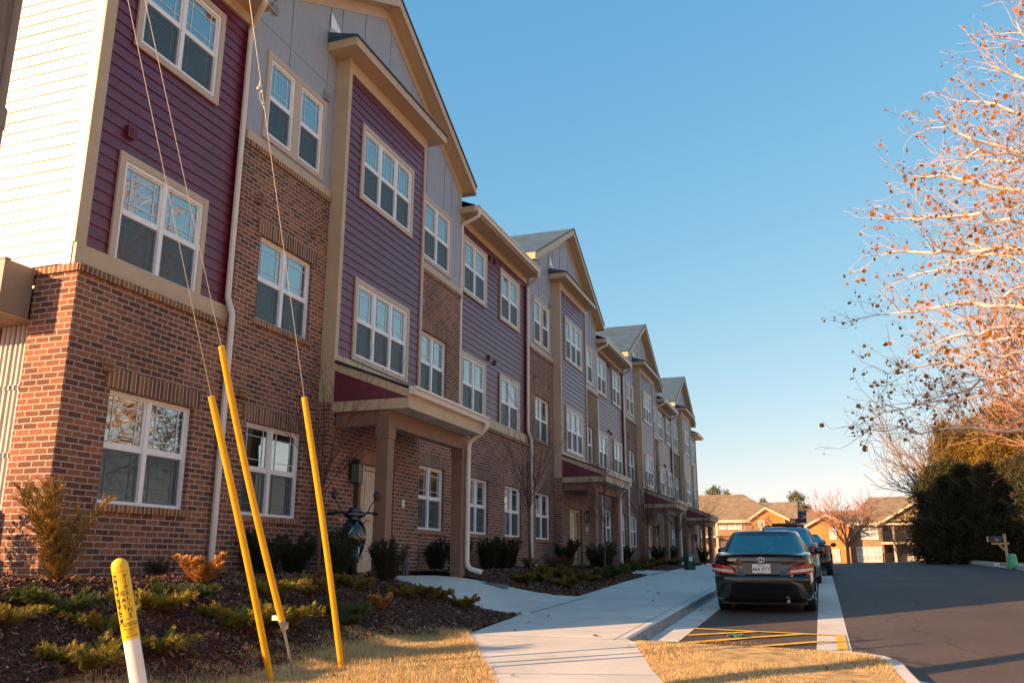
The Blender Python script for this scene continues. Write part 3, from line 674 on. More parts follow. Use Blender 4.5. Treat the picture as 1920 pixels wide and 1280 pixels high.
for k, o in enumerate(OFF):
    flush()
    # --- gabled section
    g0, g1 = 10.18+o, 18.87+o
    b0, b1 = 12.68+o, 16.15+o
    hol = []
    for fl in (0,1):
        for yc, kind, ww in ((11.50,'wide',1.52),(17.42,'brick',1.42)):
            h = 1.38 if kind == 'wide' else 1.36
            z = ZF[fl]; hol.append((yc+o-ww/2, yc+o+ww/2, z, z+h)); put_window(kind, -.075, yc+o, z); head_sill(0, yc+o-ww/2, yc+o+ww/2, z, z+h)
    wallx(brick, 0, g0, b0+.1, -.6, ZBR-.2, hol, .085); wallx(brick, 0, b1-.1, g1, -.6, ZBR-.2, hol, .085)
    for Y, s in ((g0,-1),(g1,1)):           # returns
        q = [(RS-.05,Y,-.6),(0,Y,-.6),(0,Y,ZBR-.2),(RS-.05,Y,ZBR-.2)]; brick.poly(q if s < 0 else q[::-1])
    for a, b in ((g0-.012,b0-.02),(b1+.02,g1+.012)):
        brick.box(-.1,.001,a+.001,b-.001,ZBR-.201,ZBR-.09,skip='w'); course(rowl, -.1, .035, a, b, ZBR-.09, ZBR)
        tan.box(-.1, .026, a+.012, b-.0, ZBR+.001, ZBR+.15)
    # third floor grey panels up into the gable
    yc0 = (g0+g1)/2; SL = .546; zr_ = lambda y: 11.62-SL*abs(y-yc0)      # underside of the roof at the wall
    h3 = [(11.47+o-.81-.05, 11.47+o+.81+.05, 6.69, 8.17), (17.40+o-.76, 17.40+o+.76, 6.69, 8.17)]
    put_window('pair', -.02, 11.47+o, ZF[2]); put_window('siding', -.02, 17.40+o, ZF[2])
    zt = zr_(g0)-.02
    for p,q,r,s in cells(g0,g1,ZBR+.15,zt,h3): grey.poly([(-.02,p,r),(-.02,q,r),(-.02,q,s),(-.02,p,s)])
    grey.poly([(-.02,g0,zt),(-.02,g1,zt),(-.02,yc0,zr_(yc0)+.05)])
    for Y, s in ((g0,-1),(g1,1)):
        q = [(RS-.05,Y,ZBR),(-.02,Y,ZBR),(-.02,Y,zt+.1),(RS-.05,Y,zt+.1)]; grey.poly(q if s < 0 else q[::-1])
    y = g0+1.18
    for yb in [g0+1.0, g0+2.2, g0+2.62, g0+3.5, g0+4.6, g0+5.7, g0+6.6, g0+7.6, g0+8.05]:
        lo = 9.7 if b0-.3 < yb < b1+.3 else ZBR+.15
        if any(h[0]-.1 < yb < h[1]+.1 for h in h3): lo = max(lo, 8.28)
        grey.box(-.025, -.006, yb-.014, yb+.014, lo, zr_(yb)-.16)
    grey.box(-.025,-.010, g0, b0, 8.62, 8.635)
    # corner board of siding above brick at section ends
    # --- bay
    tan.box(-.05, .25, b0, b0+.006, 2.63, 9.28); tan.box(-.05, .25, b1-.006, b1, 2.63, 9.28)
    tan.box(.235, .272, b0-.002, b0+.11, 2.63, 9.28); tan.box(.235, .272, b1-.11, b1+.002, 3.3, 9.28)
    tan.box(.235, .268, b0+.11, b1-.11, 9.02, 9.28)
    bh = [(b0+.70-.06, b1-.70+.06, 3.56, 5.09), (b0+.70-.06, b1-.70+.06, 6.70, 8.2)]
    lapx(pur, .236, b0+.11, b1-.11, 3.50, 9.02, bh)
    tan.box(.235, .275, b0+.11, b1-.11, 3.40, 3.50)
    put_window('triple', .245, (b0+b1)/2, ZF[1]-.02); put_window('triple', .245, (b0+b1)/2, ZF[2]+.02)
    # brick porch wall under the bay with the door recess
    Xb = .27; dy0, dy1 = 13.55+o, 15.12+o
    wallx(brick, Xb, b0-.07, b1+.07, -.6, 2.63, [(dy0,dy1,-.6,1.72)], .16)
    brick.poly([(-.0,b0-.07,-.6),(Xb,b0-.07,-.6),(Xb,b0-.07,2.63),(0,b0-.07,2.63)]); brick.poly([(Xb,b1+.07,-.6),(0,b1+.07,-.6),(0,b1+.07,2.63),(Xb,b1+.07,2.63)])
    brick.poly([(0,b0-.07,2.63),(Xb,b0-.07,2.63),(Xb,b1+.07,2.63),(0,b1+.07,2.63)])
    course(sold, Xb-.04, Xb+.012, dy0-.12, dy1+.12, 1.722, 1.97)
    # --- gable roof
    ov = .30; yl, yr = yc0-4.58, yc0+4.58
    fronts.append((yc0, yl, yr))
    # --- bay cornice
    c0, c1 = b0-.36, b1+.34
    cm = MB(); cm.box(-.02,.60,c0,c1,9.285,9.30); cm.box(.58,.60,c0,c1,9.30,9.455); cm.box(-.015,.58,c0,c0+.02,9.30,9.455); cm.box(-.015,.58,c1-.02,c1,9.30,9.455)
    co = cm.build('bay_cornice', M['tan'], BLD)
    cr = MB(); cr.prism([(.63,9.455),(.63,9.485),(-.015,9.66),(-.015,9.455)], 'Y', c0-.02, c1+.02); cr.build('shed_roof', M['shingle'], co)
    fl_ = MB(); fl_.poly([(-.012+.004,c0+.02,9.50),(-.012+.3,c0+.02,9.5),(-.008,c0+.02,9.82)]); fl_.poly([(.012,c0+.02,9.48),(.012,c0+.85,9.62),(.012,c0+.02,10.12)]); fl_.build('flashing', M['white'], co)
# --- recessed siding sections: (start, end, windows)
secs = [(7.36, 10.18, [22.84-14.24+.1])]
for k in range(3): secs.append((18.87+OFF[k], 10.18+OFF[k+1], [20.05+OFF[k], 22.82+OFF[k]]))
secs.append((18.87+OFF[3], 63.4, [61.9]))
purs = MB()
flush()
for i, (s0, s1, wy) in enumerate(secs):
    flush()
    hol = []; sh = []
    for yc in wy:
        y1f = yc+.22 if (i and yc == wy[0] and len(wy) > 1) else yc+(.12 if i == 0 else .1)
        kind, ww = ('wide', 1.52) if i == 0 else ('brick', 1.42)
        hol.append((y1f-ww/2, y1f+ww/2, ZF[0], ZF[0]+1.37)); put_window(kind, -.085, y1f, ZF[0]); head_sill(-.01, y1f-ww/2, y1f+ww/2, ZF[0], ZF[0]+1.37)
        for fl in (1,2): sh.append((yc-.80, yc+.80, ZF[fl]-.04, ZF[fl]+1.41)); put_window('siding', RS+.02, yc, ZF[fl])
    wallx(brick, -.01, s0, s1, -.6, ZRB-.19, hol, .085)
    brick.box(-.1,-.009,s0+.002,s1-.002,ZRB-.191,ZRB-.09,skip='w'); course(rowl, -.1, .03, s0-.012*(i==0), s1, ZRB-.09, ZRB)
    tan.box(RS-.02, RS+.055, s0-.02*(i==0), s1, ZRB+.001, ZRB+.27)
    tan.box(RS-.02, RS+.045, s0, s1, 8.42, 8.62)
    lapx(pur, RS, s0, s1, ZRB+.27, 8.42, sh)
    if i == 0:
        tan.box(RS-.0, RS+.035, s0-.035, s0+.14, ZRB+.27, 8.62)
    if i == 4: tan.box(RS, RS+.035, s1-.14, s1+.03, ZRB+.27, 8.62)
flush()
# end wall facing the camera side
EW = 7.36
brick.poly([(-.66,EW,-.6),(-.01,EW,-.6),(-.01,EW,ZRB-.19),(-.66,EW,ZRB-.19)])
q = [(-.66,EW,ZRB-.19),(-.01,EW,ZRB-.19),(-.01,EW,ZRB-.09),(-.66,EW,ZRB-.09)]; brick.poly(q)
q = [(-.66,EW-.025,ZRB-.09),(.0,EW-.025,ZRB-.09),(.0,EW-.025,ZRB),(-.66,EW-.025,ZRB)]; rowl.poly(q, uv=[(p[2]-ZRB+.12,p[0]) for p in q])
q = [(-.66,EW+.0,ZRB-.09),(.0,EW+.0,ZRB-.09),(.0,EW-.025,ZRB-.09),(-.66,EW-.025,ZRB-.09)]; rowl.poly(q, uv=[(p[1]-EW+.05,p[0]) for p in q])
brick.poly([(-.66,EW+.3,-.6),(-.66,EW,-.6),(-.66,EW,ZRB),(-.66,EW+.3,ZRB)])
lapm = MB(); lapy(lapm, EW-.0, -7.0, RS-.10, ZRB+.02, 8.7); 
for i_ in range(20):
    z = 8.7+i_*.2; lapm.poly([(-7.0+i_*.4,EW-.004,z),(RS-.1-i_*.4,EW-.004,z),(RS-.1-(i_+1)*.4,EW-.004,z+.2),(-7.0+(i_+1)*.4,EW-.004,z+.2)]) if i_*.4 < 3.2 else None
lapm.build('end_siding', M['pale'], BLD)
cb = MB(); cb.box(RS-.12, RS+.0, EW-.034, EW+.02, ZRB+.001, 8.7); cb.build('corner_board', M['white'], BLD)
mr = MB(); mr.box(-4.5,-.66,EW+.25,EW+.32,-.6,3.42); mr.build('service_recess', M['maroon'], BLD)
flush()
inn = MB(); inn.box(-6.5,-.55,7.75,63.2,-.6,8.5); inn.build('dark_room_box', M['dark'], BLD)  # near-black box: the darkness of the unlit rooms put into its colour
en = MB(); en.box(-7.0,-.3,63.38,63.42,-.6,8.7); en.box(-7.0,-6.9,7.4,63.4,-.6,8.7); en.build('rear_wall', M['pale'], BLD)
# --- main roof
mrf = MB(); S2 = .42; RX = -3.4
zm = lambda x: 8.76+S2*(.36-x)
for a, b in [(7.0, 10.18)]+[(18.87+OFF[k], 10.18+OFF[k+1]) for k in range(3)]+[(18.87+OFF[3], 63.7)]:
    mrf.poly([(.36,a,8.80),(.36,b,8.80),(RX,b,zm(RX)+.04),(RX,a,zm(RX)+.04)])
    mrf.poly([(.36,a,8.76),(.36,b,8.76),(.36,b,8.80),(.36,a,8.80)])
for k in range(4):
    mrf.poly([(-.4,10.18+OFF[k],zm(-.4)+.04),(-.4,18.87+OFF[k],zm(-.4)+.04),(RX,18.87+OFF[k],zm(RX)+.04),(RX,10.18+OFF[k],zm(RX)+.04)])
mrf.poly([(RX,7.0,zm(RX)+.04),(RX,63.7,zm(RX)+.04),(-7.3,63.7,8.8),(-7.3,7.0,8.8)])
ro = mrf.build('roof', M['shingle'], BLD)
for yc0, yl, yr in fronts:
    zp = 11.90; SL = .546; XB = -3.6
    g = MB()
    for s, ye in ((-1,yl),(1,yr)):
        ze = zp-SL*abs(ye-yc0)
        L_ = math.hypot(ye-yc0, zp-ze)
        q = [(.31,ye,ze),(.31,yc0,zp),(XB,yc0,zp),(XB,ye,ze)]; uvq = [(.31,0),(.31,L_),(XB,L_),(XB,0)]
        g.poly(q[::-1] if s < 0 else q, uv=uvq[::-1] if s < 0 else uvq)
    gr = g.build('gable_roof', M['shingle'], BLD)
    e = MB(); fsc = MB(); sf = MB(); fz = MB()
    for s, ye in ((-1,yl),(1,yr)):
        ze = zp-SL*abs(ye-yc0)
        for mb_, xa, xb, d0, d1 in ((e,.27,.325,-.005,.035),(fsc,.28,.30,.03,.26)):
            P = lambda x, d: [(x,yc0,zp-d),(x,ye,ze-d)]
            a0, a1 = P(xa,d0), P(xa,d1); c0_, c1_ = P(xb,d0), P(xb,d1)
            mb_.poly([c0_[0],c0_[1],c1_[1],c1_[0]]); mb_.poly([a0[1],a0[0],a1[0],a1[1]]); mb_.poly([c1_[0],c1_[1],a1[1],a1[0]]); mb_.poly([c0_[0],c0_[1],a0[1],a0[0]]); mb_.poly([c0_[1],c1_[1],a1[1],a0[1]])
        d = .24; sf.poly([(.28,yc0,zp-d),(.28,ye,ze-d),(-.05,ye,ze-d),(-.05,yc0,zp-d)])
        # end return of the eave and frieze board
        fsc.box(-3.4,.28,min(ye,ye+s*.02),max(ye,ye+s*.02),ze-.24,ze-.02)
        gy = yc0+s*4.345; sf.poly([(.28,ye,ze-.235),(.28,gy,ze-.235),(-3.4,gy,ze-.235),(-3.4,ye,ze-.235)])
        fz.poly([(-.002,yc0,zp-.24),(-.002,gy,zp-SL*4.345-.24),(-.002,gy,zp-SL*4.345-.47),(-.002,yc0,zp-.49)][::-s])
        fz.poly([(-.002,yc0,zp-.49),(-.002,gy,zp-SL*4.345-.47),(-.02,gy,zp-SL*4.345-.47),(-.02,yc0,zp-.49)])
        fz.box(-.02,-.001,min(gy,gy-s*.13),max(gy,gy-s*.13),8.66,zp-SL*4.3-.4)
    e.build('drip_edge', M['drip'], gr); fsc.build('rake_board', M['tan'], gr); sf.build('soffit', M['soffit'], gr); fz.build('frieze', M['tan'], gr)
# --- eaves, gutters and downspouts of the siding sections
GP = [(.355,8.64),(.355,8.77),(.485,8.77),(.485,8.735),(.455,8.71),(.44,8.64)]
def round_corner(pts, r=.06):
    out = [pts[0]]
    for a, b, c in zip(pts, pts[1:], pts[2:]):
        a, b, c = Vector(a), Vector(b), Vector(c); u, v = (a-b).normalized(), (c-b).normalized()
        rr = min(r, (a-b).length*.45, (c-b).length*.45)
        for t in (0,.33,.67,1): out.append(tuple((b+u*rr*(1-t)+v*rr*t)*1.0 if False else (b+u*rr*(1-t)**2+v*rr*t**2)))
    out.append(pts[-1]); return out
for i, (s0, s1, wy) in enumerate(secs):
    a, b = (s0-.28 if i == 0 else s0+.0), (s1-.30 if i < 4 else s1+.3)
    ev = MB(); ev.box(-.1,.34,a,b+(.28 if i<4 else 0),8.615,8.63); ev.box(.335,.355,a,b,8.6,8.78)
    ev.box(-.05,.335,a,a+.02,8.63,8.78)
    eo = ev.build('eave', M['tan'], BLD)
    g = MB(); g.prism(GP, 'Y', a-.01, b); g.build('gutter', M['gutter'], eo)
    ends = [b-.06] if i < 4 else []
    if i: ends.append(a+.12)
    for n_, ye in enumerate(ends):
        d = MB(); yw = s1-.07 if n_ == 0 and i < 4 else s0+.09
        top = [(.42,ye,8.66),(.42,ye,8.52),(RS+.09,yw,8.33),(RS+.09,yw,8.2)]
        d.tube(round_corner(top+[(RS+.09,yw,3.78),(.075,yw,3.52),(.075,yw,.02),(.22,yw,-.12)]), .046, 8)
        d.build('downspout', M['gutter'], BLD)
# --- canopies
for k, o in enumerate(OFF):
    y0, y1 = 12.70+o, 16.15+o
    r = MB(); r.prism([(.262,3.33),(.262,3.395),(1.74,2.83),(1.74,2.80)], 'Y', y0+.0, y1)
    cn = r.build('porch_canopy', M['drip'], BLD)
    t = MB(); X1 = 1.70
    for ya, yb in ((y0+.01,y0+.03),(y1-.03,y1-.01)):
        t.prism([(.27,3.34),(X1,2.79),(X1,2.65),(.27,3.20)], 'Y', ya, yb)
        t.box(.27,X1,ya+.002,yb-.002,2.47,2.645)
    t.box(X1,X1+.02,y0+.01,y1-.01,2.47,2.80); t.build('fascia', M['tan'], cn)
    mp_ = MB()
    for ya in (y0+.024,): mp_.prism([(.27,3.2),(X1-.05,2.66),(X1-.05,2.65),(.27,2.645)], 'Y', ya, ya+.03)
    mp_.prism([(.27,3.2),(X1-.05,2.66),(X1-.05,2.65),(.27,2.645)], 'Y', y1-.055, y1-.024)
    mp_.build('gable_panel', M['maroon'], cn)
    s_ = MB(); s_.box(.27,X1-.002,y0+.03,y1-.03,2.475,2.49); s_.build('soffit', M['porchsoffit'], cn)
    be = MB(); be.box(1.13,1.34,y0+.06,y1-.03,2.19,2.474); be.box(.3,1.13,y0+.10,y0+.24,2.22,2.474); be.build('beam', M['brown'], cn)
    for yp in (y0+.04, y1-.22):
        zb_ = -.35
        p = MB(); p.box(1.125,1.345,yp,yp+.22,zb_,2.19); p.box(1.11,1.36,yp-.015,yp+.235,2.04,2.20); p.box(1.108,1.362,yp-.017,yp+.237,1.99,2.035)
        p.build('post', M['brown'], cn)
    g = MB(); g.prism([(u-.355+X1+.02, v-8.77+2.83) for u,v in GP], 'Y', y0-.01, y1+.02); g.build('gutter', M['gutter'], cn)
    d = MB(); xs_ = X1+.10; yp = y1-.06
    d.tube(round_corner([(xs_,yp,2.74),(xs_,yp,2.60),(1.44,yp+.02,2.36),(1.41,yp+.02,2.24),(1.41,yp+.02,-.02),(1.45,yp+.03,-.13),(1.70,yp+.10,-.20)], .09), .048, 8); d.build('downspout', M['gutter'], cn)
    # door in the recess, lantern, number plate
    Xd = .125; a, b = 13.56+o, 15.11+o; mir = (k > 0)
    fr_ = MB(); fr_.box(Xd-.02,Xd+.06,a,a+.07,-.3,1.715); fr_.box(Xd-.02,Xd+.06,b-.07,b,-.3,1.715); fr_.box(Xd-.02,Xd+.06,a+.07,b-.07,1.63,1.715)
    ms = a+.42 if not mir else b-.5; fr_.box(Xd-.02,Xd+.058,ms,ms+.10,-.3,1.63)
    fo = fr_.build('door_frame', M['tan'], BLD)
    l0, l1 = (ms+.10, b-.07) if not mir else (a+.07, ms); g0_, g1_ = (a+.07, ms) if not mir else (ms+.10, b-.07)
    dd = MB(); dd.box(Xd-.02,Xd+.02,l0,l1,-.27,1.62); wd = l1-l0
    for (za,zb2) in ((-.12,.55),(.72,1.45)):
        for (ya,yb) in ((l0+.1,l0+wd/2-.04),(l0+wd/2+.04,l1-.1)): dd.box(Xd+.02,Xd+.03,ya,yb,za,zb2)
    dob = dd.build('door', M['doorpaint'] if 'doorpaint' in M else M['tan'], BLD)
    kn = MB(); kn.ball((Xd+.07,l0+.07 if not mir else l1-.07,.68),.032,5); kn.tube([(Xd+.02,l0+.07 if not mir else l1-.07,.68),(Xd+.07,l0+.07 if not mir else l1-.07,.68)],.012,6); kn.box(Xd+.02,Xd+.035,(l0+.05) if not mir else l1-.09,(l0+.09) if not mir else l1-.05,.78,.86); kn.build('handle', M['galv'], dob)
    sg = MB(); sg.box(Xd-.01,Xd+.0,g0_,g1_,-.27,1.62); sg.build('sidelight', M['darkglass'], fo)
    yl_ = 13.42+o if not mir else 15.5+o
    Xb = .272; zl = 1.32
    la = MB(); la.box(Xb,Xb+.02,yl_-.06,yl_+.06,zl+.1,zl+.42); la.tube([(Xb+.02,yl_,zl+.3),(Xb+.09,yl_,zl+.44),(Xb+.13,yl_,zl+.38)],.012,6)
    la.box(Xb+.04,Xb+.22,yl_-.09,yl_+.09,zl+.33,zl+.35); la.prism([(yl_-.09,zl+.35),(yl_+.09,zl+.35),(yl_+.03,zl+.41),(yl_-.03,zl+.41)],'X',Xb+.05,Xb+.21)
    la.box(Xb+.05,Xb+.21,yl_-.08,yl_+.08,zl-.01,zl+.01)
    for xx in (Xb+.055,Xb+.195):
        for yy in (yl_-.075,yl_+.065): la.box(xx,xx+.01,yy,yy+.01,zl+.01,zl+.33)
    lo = la.build('wall_lantern', M['black'], BLD)
    lg = MB(); lg.box(Xb+.07,Xb+.19,yl_-.06,yl_+.06,zl+.01,zl+.33); lg.build('lantern_glass', M['frost'], lo)
    sn = MB(); ysn_ = 15.52+o if not mir else 15.75+o
    sn.box(Xb,Xb+.012,ysn_-.045,ysn_+.045,1.03,1.18); sno = sn.build('number_plate', M['white'], BLD)
# --- little vents, lights and boxes on the walls
def vent(X, y, z, m, w_=.07, h=.16, name='wall_vent'):
    v = MB(); v.box(X, X+.05, y-w_, y+w_, z-h/2, z+h/2); v.box(X+.05,X+.056,y-w_-.012,y+w_+.012,z-h/2-.012,z-h/2); v.box(X+.05,X+.056,y-w_-.012,y+w_+.012,z+h/2,z+h/2+.012)
    v.box(X+.05,X+.056,y-w_-.012,y-w_,z-h/2,z+h/2); v.box(X+.05,X+.056,y+w_,y+w_+.012,z-h/2,z+h/2)
    for i in range(4): v.box(X+.045,X+.062,y-w_+.01,y+w_-.01,z-h/2+.02+i*h/4.6,z-h/2+.03+i*h/4.6)
    v.build(name, m, BLD)
vent(RS+.01, 7.98, 5.42, M['maroon']); vent(-.01, 7.95, 2.28, M['rowlock'], .06, .13)
for k, o in enumerate(OFF):
    vent(0, 10.62+o, 5.55, M['rowlock'], .06, .12); vent(0, 10.55+o, 2.42, M['rowlock'], .06, .12); vent(-.02, 10.62+o, 9.02, M['grey']); vent(-.02, 12.36+o, 8.35, M['grey'], .08, .16)
    vent(0, 16.65+o, 5.6, M['grey'], .05, .1); vent(0, 12.2+o, 5.55, M['rowlock'], .06, .12)
    if k < 3:
        for yy, zz in ((21.15,8.2),(21.55,8.22),(21.15,5.34),(21.6,5.3)): vent(RS+.01, yy+o-.0, zz, M['maroon'], .05, .12)
# --- service hood, conduits and meter cabinet on the end wall
h_ = MB(); h_.box(-4.5,-.665,6.93,7.34,2.775,3.39); h_.box(-4.5,-.655,6.92,7.0,3.39,3.41)
ho = h_.build('service_hood', M['hood'], BLD)
hs = MB()
for i in range(20): hs.box(-.67-.19*(i+1)+.01,-.67-.19*i,6.95,7.6,2.755,2.77)
hs.build('hood_soffit', M['tan'], ho)
for i in range(6):
    x = -.80-.075*i-.01*(i>2); c = MB(); c.tube([(x,7.5,2.75),(x,7.5,.30)], .030, 10); c.build('conduit', M['pvc'], BLD)
for z in (1.98,1.18):
    s_ = MB(); s_.box(-3,-.70,7.53,7.56,z-.02,z+.02)
    for i in range(6): s_.tube([(-.80-.075*i,7.462,z-.03),(-.80-.075*i,7.462,z+.03)],.008,5)
    s_.build('conduit_strap', M['galv'], BLD)
mc = MB(); mc.box(-2.2,-.70,7.25,7.60,-.35,.55); mc.box(-1.25,-.76,7.10,7.25,-.35,.10); mc.box(-1.2,-.80,7.095,7.10,-.3,.05)
mc.build('meter_cabinet', M['meter'], BLD)
cw = MB(); cw.tube([(-.69,7.52,2.3),(-.70,7.52,1.2)], .012, 6); cw.build('ground_wire', M['galv'], BLD)
# splash block and porch things
def splash(x, y, k=0):
    s = MB(); z = zw(x,y,k)+.015
    s.box(x,x+.62,y-.16,y-.12,z,z+.075); s.box(x,x+.62,y+.12,y+.16,z,z+.06); s.box(x,x+.62,y-.12,y+.12,z,z+.025); s.box(x,x+.03,y-.12,y+.12,z+.025,z+.07)
    return s
# ------------------------------------------------------------------ splash blocks
for k in range(2):
    x, y = 1.62, 16.12+OFF[k]
    s = MB(); z = zw(1.9,y,k)+.03
    for (xa,xb,ya,yb,za) in ((x,x+.55,y-.13,y-.10,.045),(x,x+.55,y+.10,y+.13,.045),(x,x+.55,y-.099,y+.099,.02),(x,x+.03,y-.098,y+.098,.05)): s.box(xa,xb,ya,yb,z-.05,z+za)
    s.v = [(a, b+(a-x)*.28, c-.10*(a-x)) for a,b,c in s.v]
    tag(s.build('splash_block', M['splash']), ['blue grey splash block under the downspout of the nearest porch','splash block by the downspout of the second porch'][k], 'splash block', 'splash blocks below the porch downspouts')

# ------------------------------------------------------------------ guy wires, their yellow guards, the utility pole
POLE = Vector((2.66, 3.84, Hs(2.66,3.84)))
t = thing('utility_pole', POLE, 'grey utility pole with a cable conduit at the left edge of the picture', 'utility pole')
LP = .155
m_ = MB(); m_.tube([POLE+Vector((0,0,-.3)), POLE+Vector((0,0,6)), POLE+Vector((0,0,15.5))], .16, 16, rads=[.17,.155,.12]); m_.build('shaft', M['polewood'], t, smooth=True)
m_ = MB(); q = Vector((.13,.10,0)); m_.tube([POLE+q+Vector((0,0,-.2)), POLE+q+Vector((0,0,4.0))], .045, 10); m_.tube([POLE+q+Vector((0,0,3.95)), POLE+q+Vector((0,0,4.1))], .053, 10); m_.tube([POLE+q+Vector((0,0,4.1)), POLE+q+Vector((0,0,13))], .036, 10); m_.build('cable_conduit', M['hood'], t, smooth=True)
m_ = MB(); m_.obox(POLE+Vector((0,0,14.6)), 1.2,.05,.06, .2); m_.build('crossarm', M['polewood'], t)
GUY = [('leftmost of the three yellow guy guards, reaching the ground lowest in the picture', (508,1275), (383,745), (240,0), 0),
       ('tallest yellow guy guard with a steel clamp and bare rod at its foot', (551,1265), (408,650), (272,0), 1),
       ('right yellow guy guard standing in dry grass beside the mulch', (640,1250), (561,745), (468,0), 0)]
for lab, gpx, tpx, wpx, clamp in GUY:
    d = ray(*gpx); tt = 5.
    while True:
        p = CAM+d*tt
        if p.z <= Hs(p.x,p.y): break
        tt += .01
    A = p.copy()
    # direction: the pole's axis seen along the wire's sight plane
    n = ray(*gpx).cross(ray(*wpx)).normalized()      # plane through the eye and the wire
    # meet the vertical line through the pole
    zt = CAM.z-(n.x*(POLE.x-CAM.x)+n.y*(POLE.y-CAM.y))/n.z
    B = Vector((POLE.x, POLE.y, zt))
    u = (B-A).normalized()
    # length of the guard from its measured top
    nt_ = ray(*tpx); w0 = CAM-A; a_, b_, c_ = u.dot(u), u.dot(nt_), nt_.dot(nt_); dd, ee = u.dot(w0), nt_.dot(w0)
    Lg = (b_*ee-c_*dd)/(a_*c_-b_*b_); Lg = -Lg if Lg < 0 else Lg
    g = thing('guy_wire', tuple(A), lab.replace('guy guard','guy wire guard'), 'guy wire', 'guy wires of the utility pole')
    s0 = .55 if clamp else .0
    seg = [A+u*(s0+(Lg-s0)*i/14) for i in range(15)]; bow = u.cross(Vector((0,0,1))).normalized()
    seg = [q+bow*.03*math.sin(math.pi*i/14)*(1 if clamp else -.6) for i,q in enumerate(seg)]
    m_ = MB(); m_.tube(seg, .029, 12, rads=[.031 if i % 14 else .029 for i in range(15)]); m_.build('guard', M['yplastic'], g, smooth=True)
    m_ = MB(); m_.tube([seg[-1], B], .0036, 6); m_.build('strand', M['strand'], g)
    if clamp:
        m_ = MB(); m_.tube([A-u*.2, A+u*.45], .012, 8); m_.build('anchor_rod', M['galv'], g)
        m_ = MB(); c = A+u*.49; m_.tube([c-u*.05, c+u*.06], .03, 10, rads=[.02,.036]); m_.obox(c+Vector((.02,0,.01)), .028,.016,.03, .3,.2); m_.tube([c+Vector((-.04,0,.02)),c+Vector((.05,0,.015))], .009, 6)
        m_.tube([c+bow*.02-u*.05,c+bow*.035+u*.02,c+u*.07],.006,6); m_.build('clamp', M['galv'], g)
        m_ = MB(); m_.obox(c+u*.05+Vector((-.075,0,.03)), .034,.003,.022, .2,.1); m_.build('tag_plate', M['white'], g)
    if lab.startswith('right'):
        c = A+u*12.2 if False else None
    m_ = MB()
    # preformed grip near the top of the third wire
    if not clamp and lab.startswith('right'):
        tq = ray(486,165); w0 = CAM-A; b_, c_ = u.dot(tq), tq.dot(tq); dd, ee = u.dot(w0), tq.dot(w0); s_ = abs((b_*ee-c_*dd)/(c_-b_*b_))
        P0 = A+u*s_; side = bow
        m_.tube([P0-u*.05, P0+side*.03, P0+u*.08], .014, 6); m_.ball(P0+side*.03, .03, 4); m_.ball(P0-u*.16, .02, 4); m_.tube([P0+side*.03,P0-u*.1+side*.04,P0-u*.22], .008, 5); m_.build('wire_grip', M['galv'], g)

# ------------------------------------------------------------------ gas pipeline marker
def text_mesh(body, size, fn, m, parent, name='lettering', align='CENTER', offset=0.012):
    """flat text turned into mesh; fn maps (u, v) of the text plane to the world"""
    cu = bpy.data.curves.new(name, 'FONT'); cu.body = body; cu.size = size; cu.align_x = align; cu.align_y = 'CENTER'; cu.offset = offset*size; cu.resolution_u = 2
    ob = bpy.data.objects.new(name, cu); SC.collection.objects.link(ob)
    dg = bpy.context.evaluated_depsgraph_get(); me = ob.evaluated_get(dg).to_mesh()
    v = [fn(p.co.x, p.co.y) for p in me.vertices]; f = [tuple(p.vertices) for p in me.polygons]
    ob.evaluated_get(dg).to_mesh_clear(); bpy.data.objects.remove(ob); bpy.data.curves.remove(cu)
    return v, f
def add_text(items, m, parent, name='lettering'):
    V = []; Fc = []
    for body, size, fn in items:
        v, f = text_mesh(body, size, fn, m, parent); n = len(V); V += v; Fc += [tuple(n+i for i in q) for q in f]
    o = mesh_obj(name, V, Fc, m, parent); return o
r_ = .049
TOP = CAM+ray(222,1046)*(5.3/ray(222,1046).dot(F_)); BOT = CAM+ray(268,1330)*(5.15/ray(268,1330).dot(F_)); AX = TOP-BOT; MX, MY, MZ = BOT.x, BOT.y, BOT.z+AX.length
t = thing('gas_pipeline_marker', tuple(BOT), 'white round post with yellow domed cap reading WARNING GAS PIPELINE', 'marker post')
m_ = MB(); m_.lathe((MX,MY,0), [(r_-.001,BOT.z-.2),(r_-.001,MZ-.48)], 24); m_.build('post', M['markerwhite'], t, smooth=True)
m_ = MB(); m_.lathe((MX,MY,0), [(r_,MZ-.49),(r_+.001,MZ-.489),(r_+.001,MZ-.05)]+[((r_+.001)*math.cos(a),MZ-.05+.05*math.sin(a)) for a in [R_(x) for x in (15,30,45,60,75,90)]], 24); cap = m_.build('cap', M['ycap'], t, smooth=True)
fa = math.atan2(CAM.y-MY, CAM.x-MX)
def cyl(a0, z0, rr=r_+.0022):
    return lambda u, v: (MX+rr*math.cos(fa+(a0+u/rr)), MY+rr*math.sin(fa+(a0+u/rr)), z0+v)
its = []
for i, ch in enumerate('PIPELINE'): its.append((ch, .037, cyl(.42, MZ-.115-.0335*i)))
for i, ch in enumerate('GAS'): its.append((ch, .039, cyl(-.14, MZ-.215-.040*i)))
add_text(its, M['ink'], cap)
m_ = MB()                                             # black band behind WARNING, thin frame lines
def arc(a0, a1, z0, z1, rr):
    n_ = 6
    for i in range(n_):
        p = lambda a, z: (MX+rr*math.cos(fa+a), MY+rr*math.sin(fa+a), z)
        u0, u1 = a0+(a1-a0)*i/n_, a0+(a1-a0)*(i+1)/n_; m_.poly([p(u0,z0),p(u1,z0),p(u1,z1),p(u0,z1)])
arc(-1.08,-.60,MZ-.385,MZ-.095,r_+.0018)
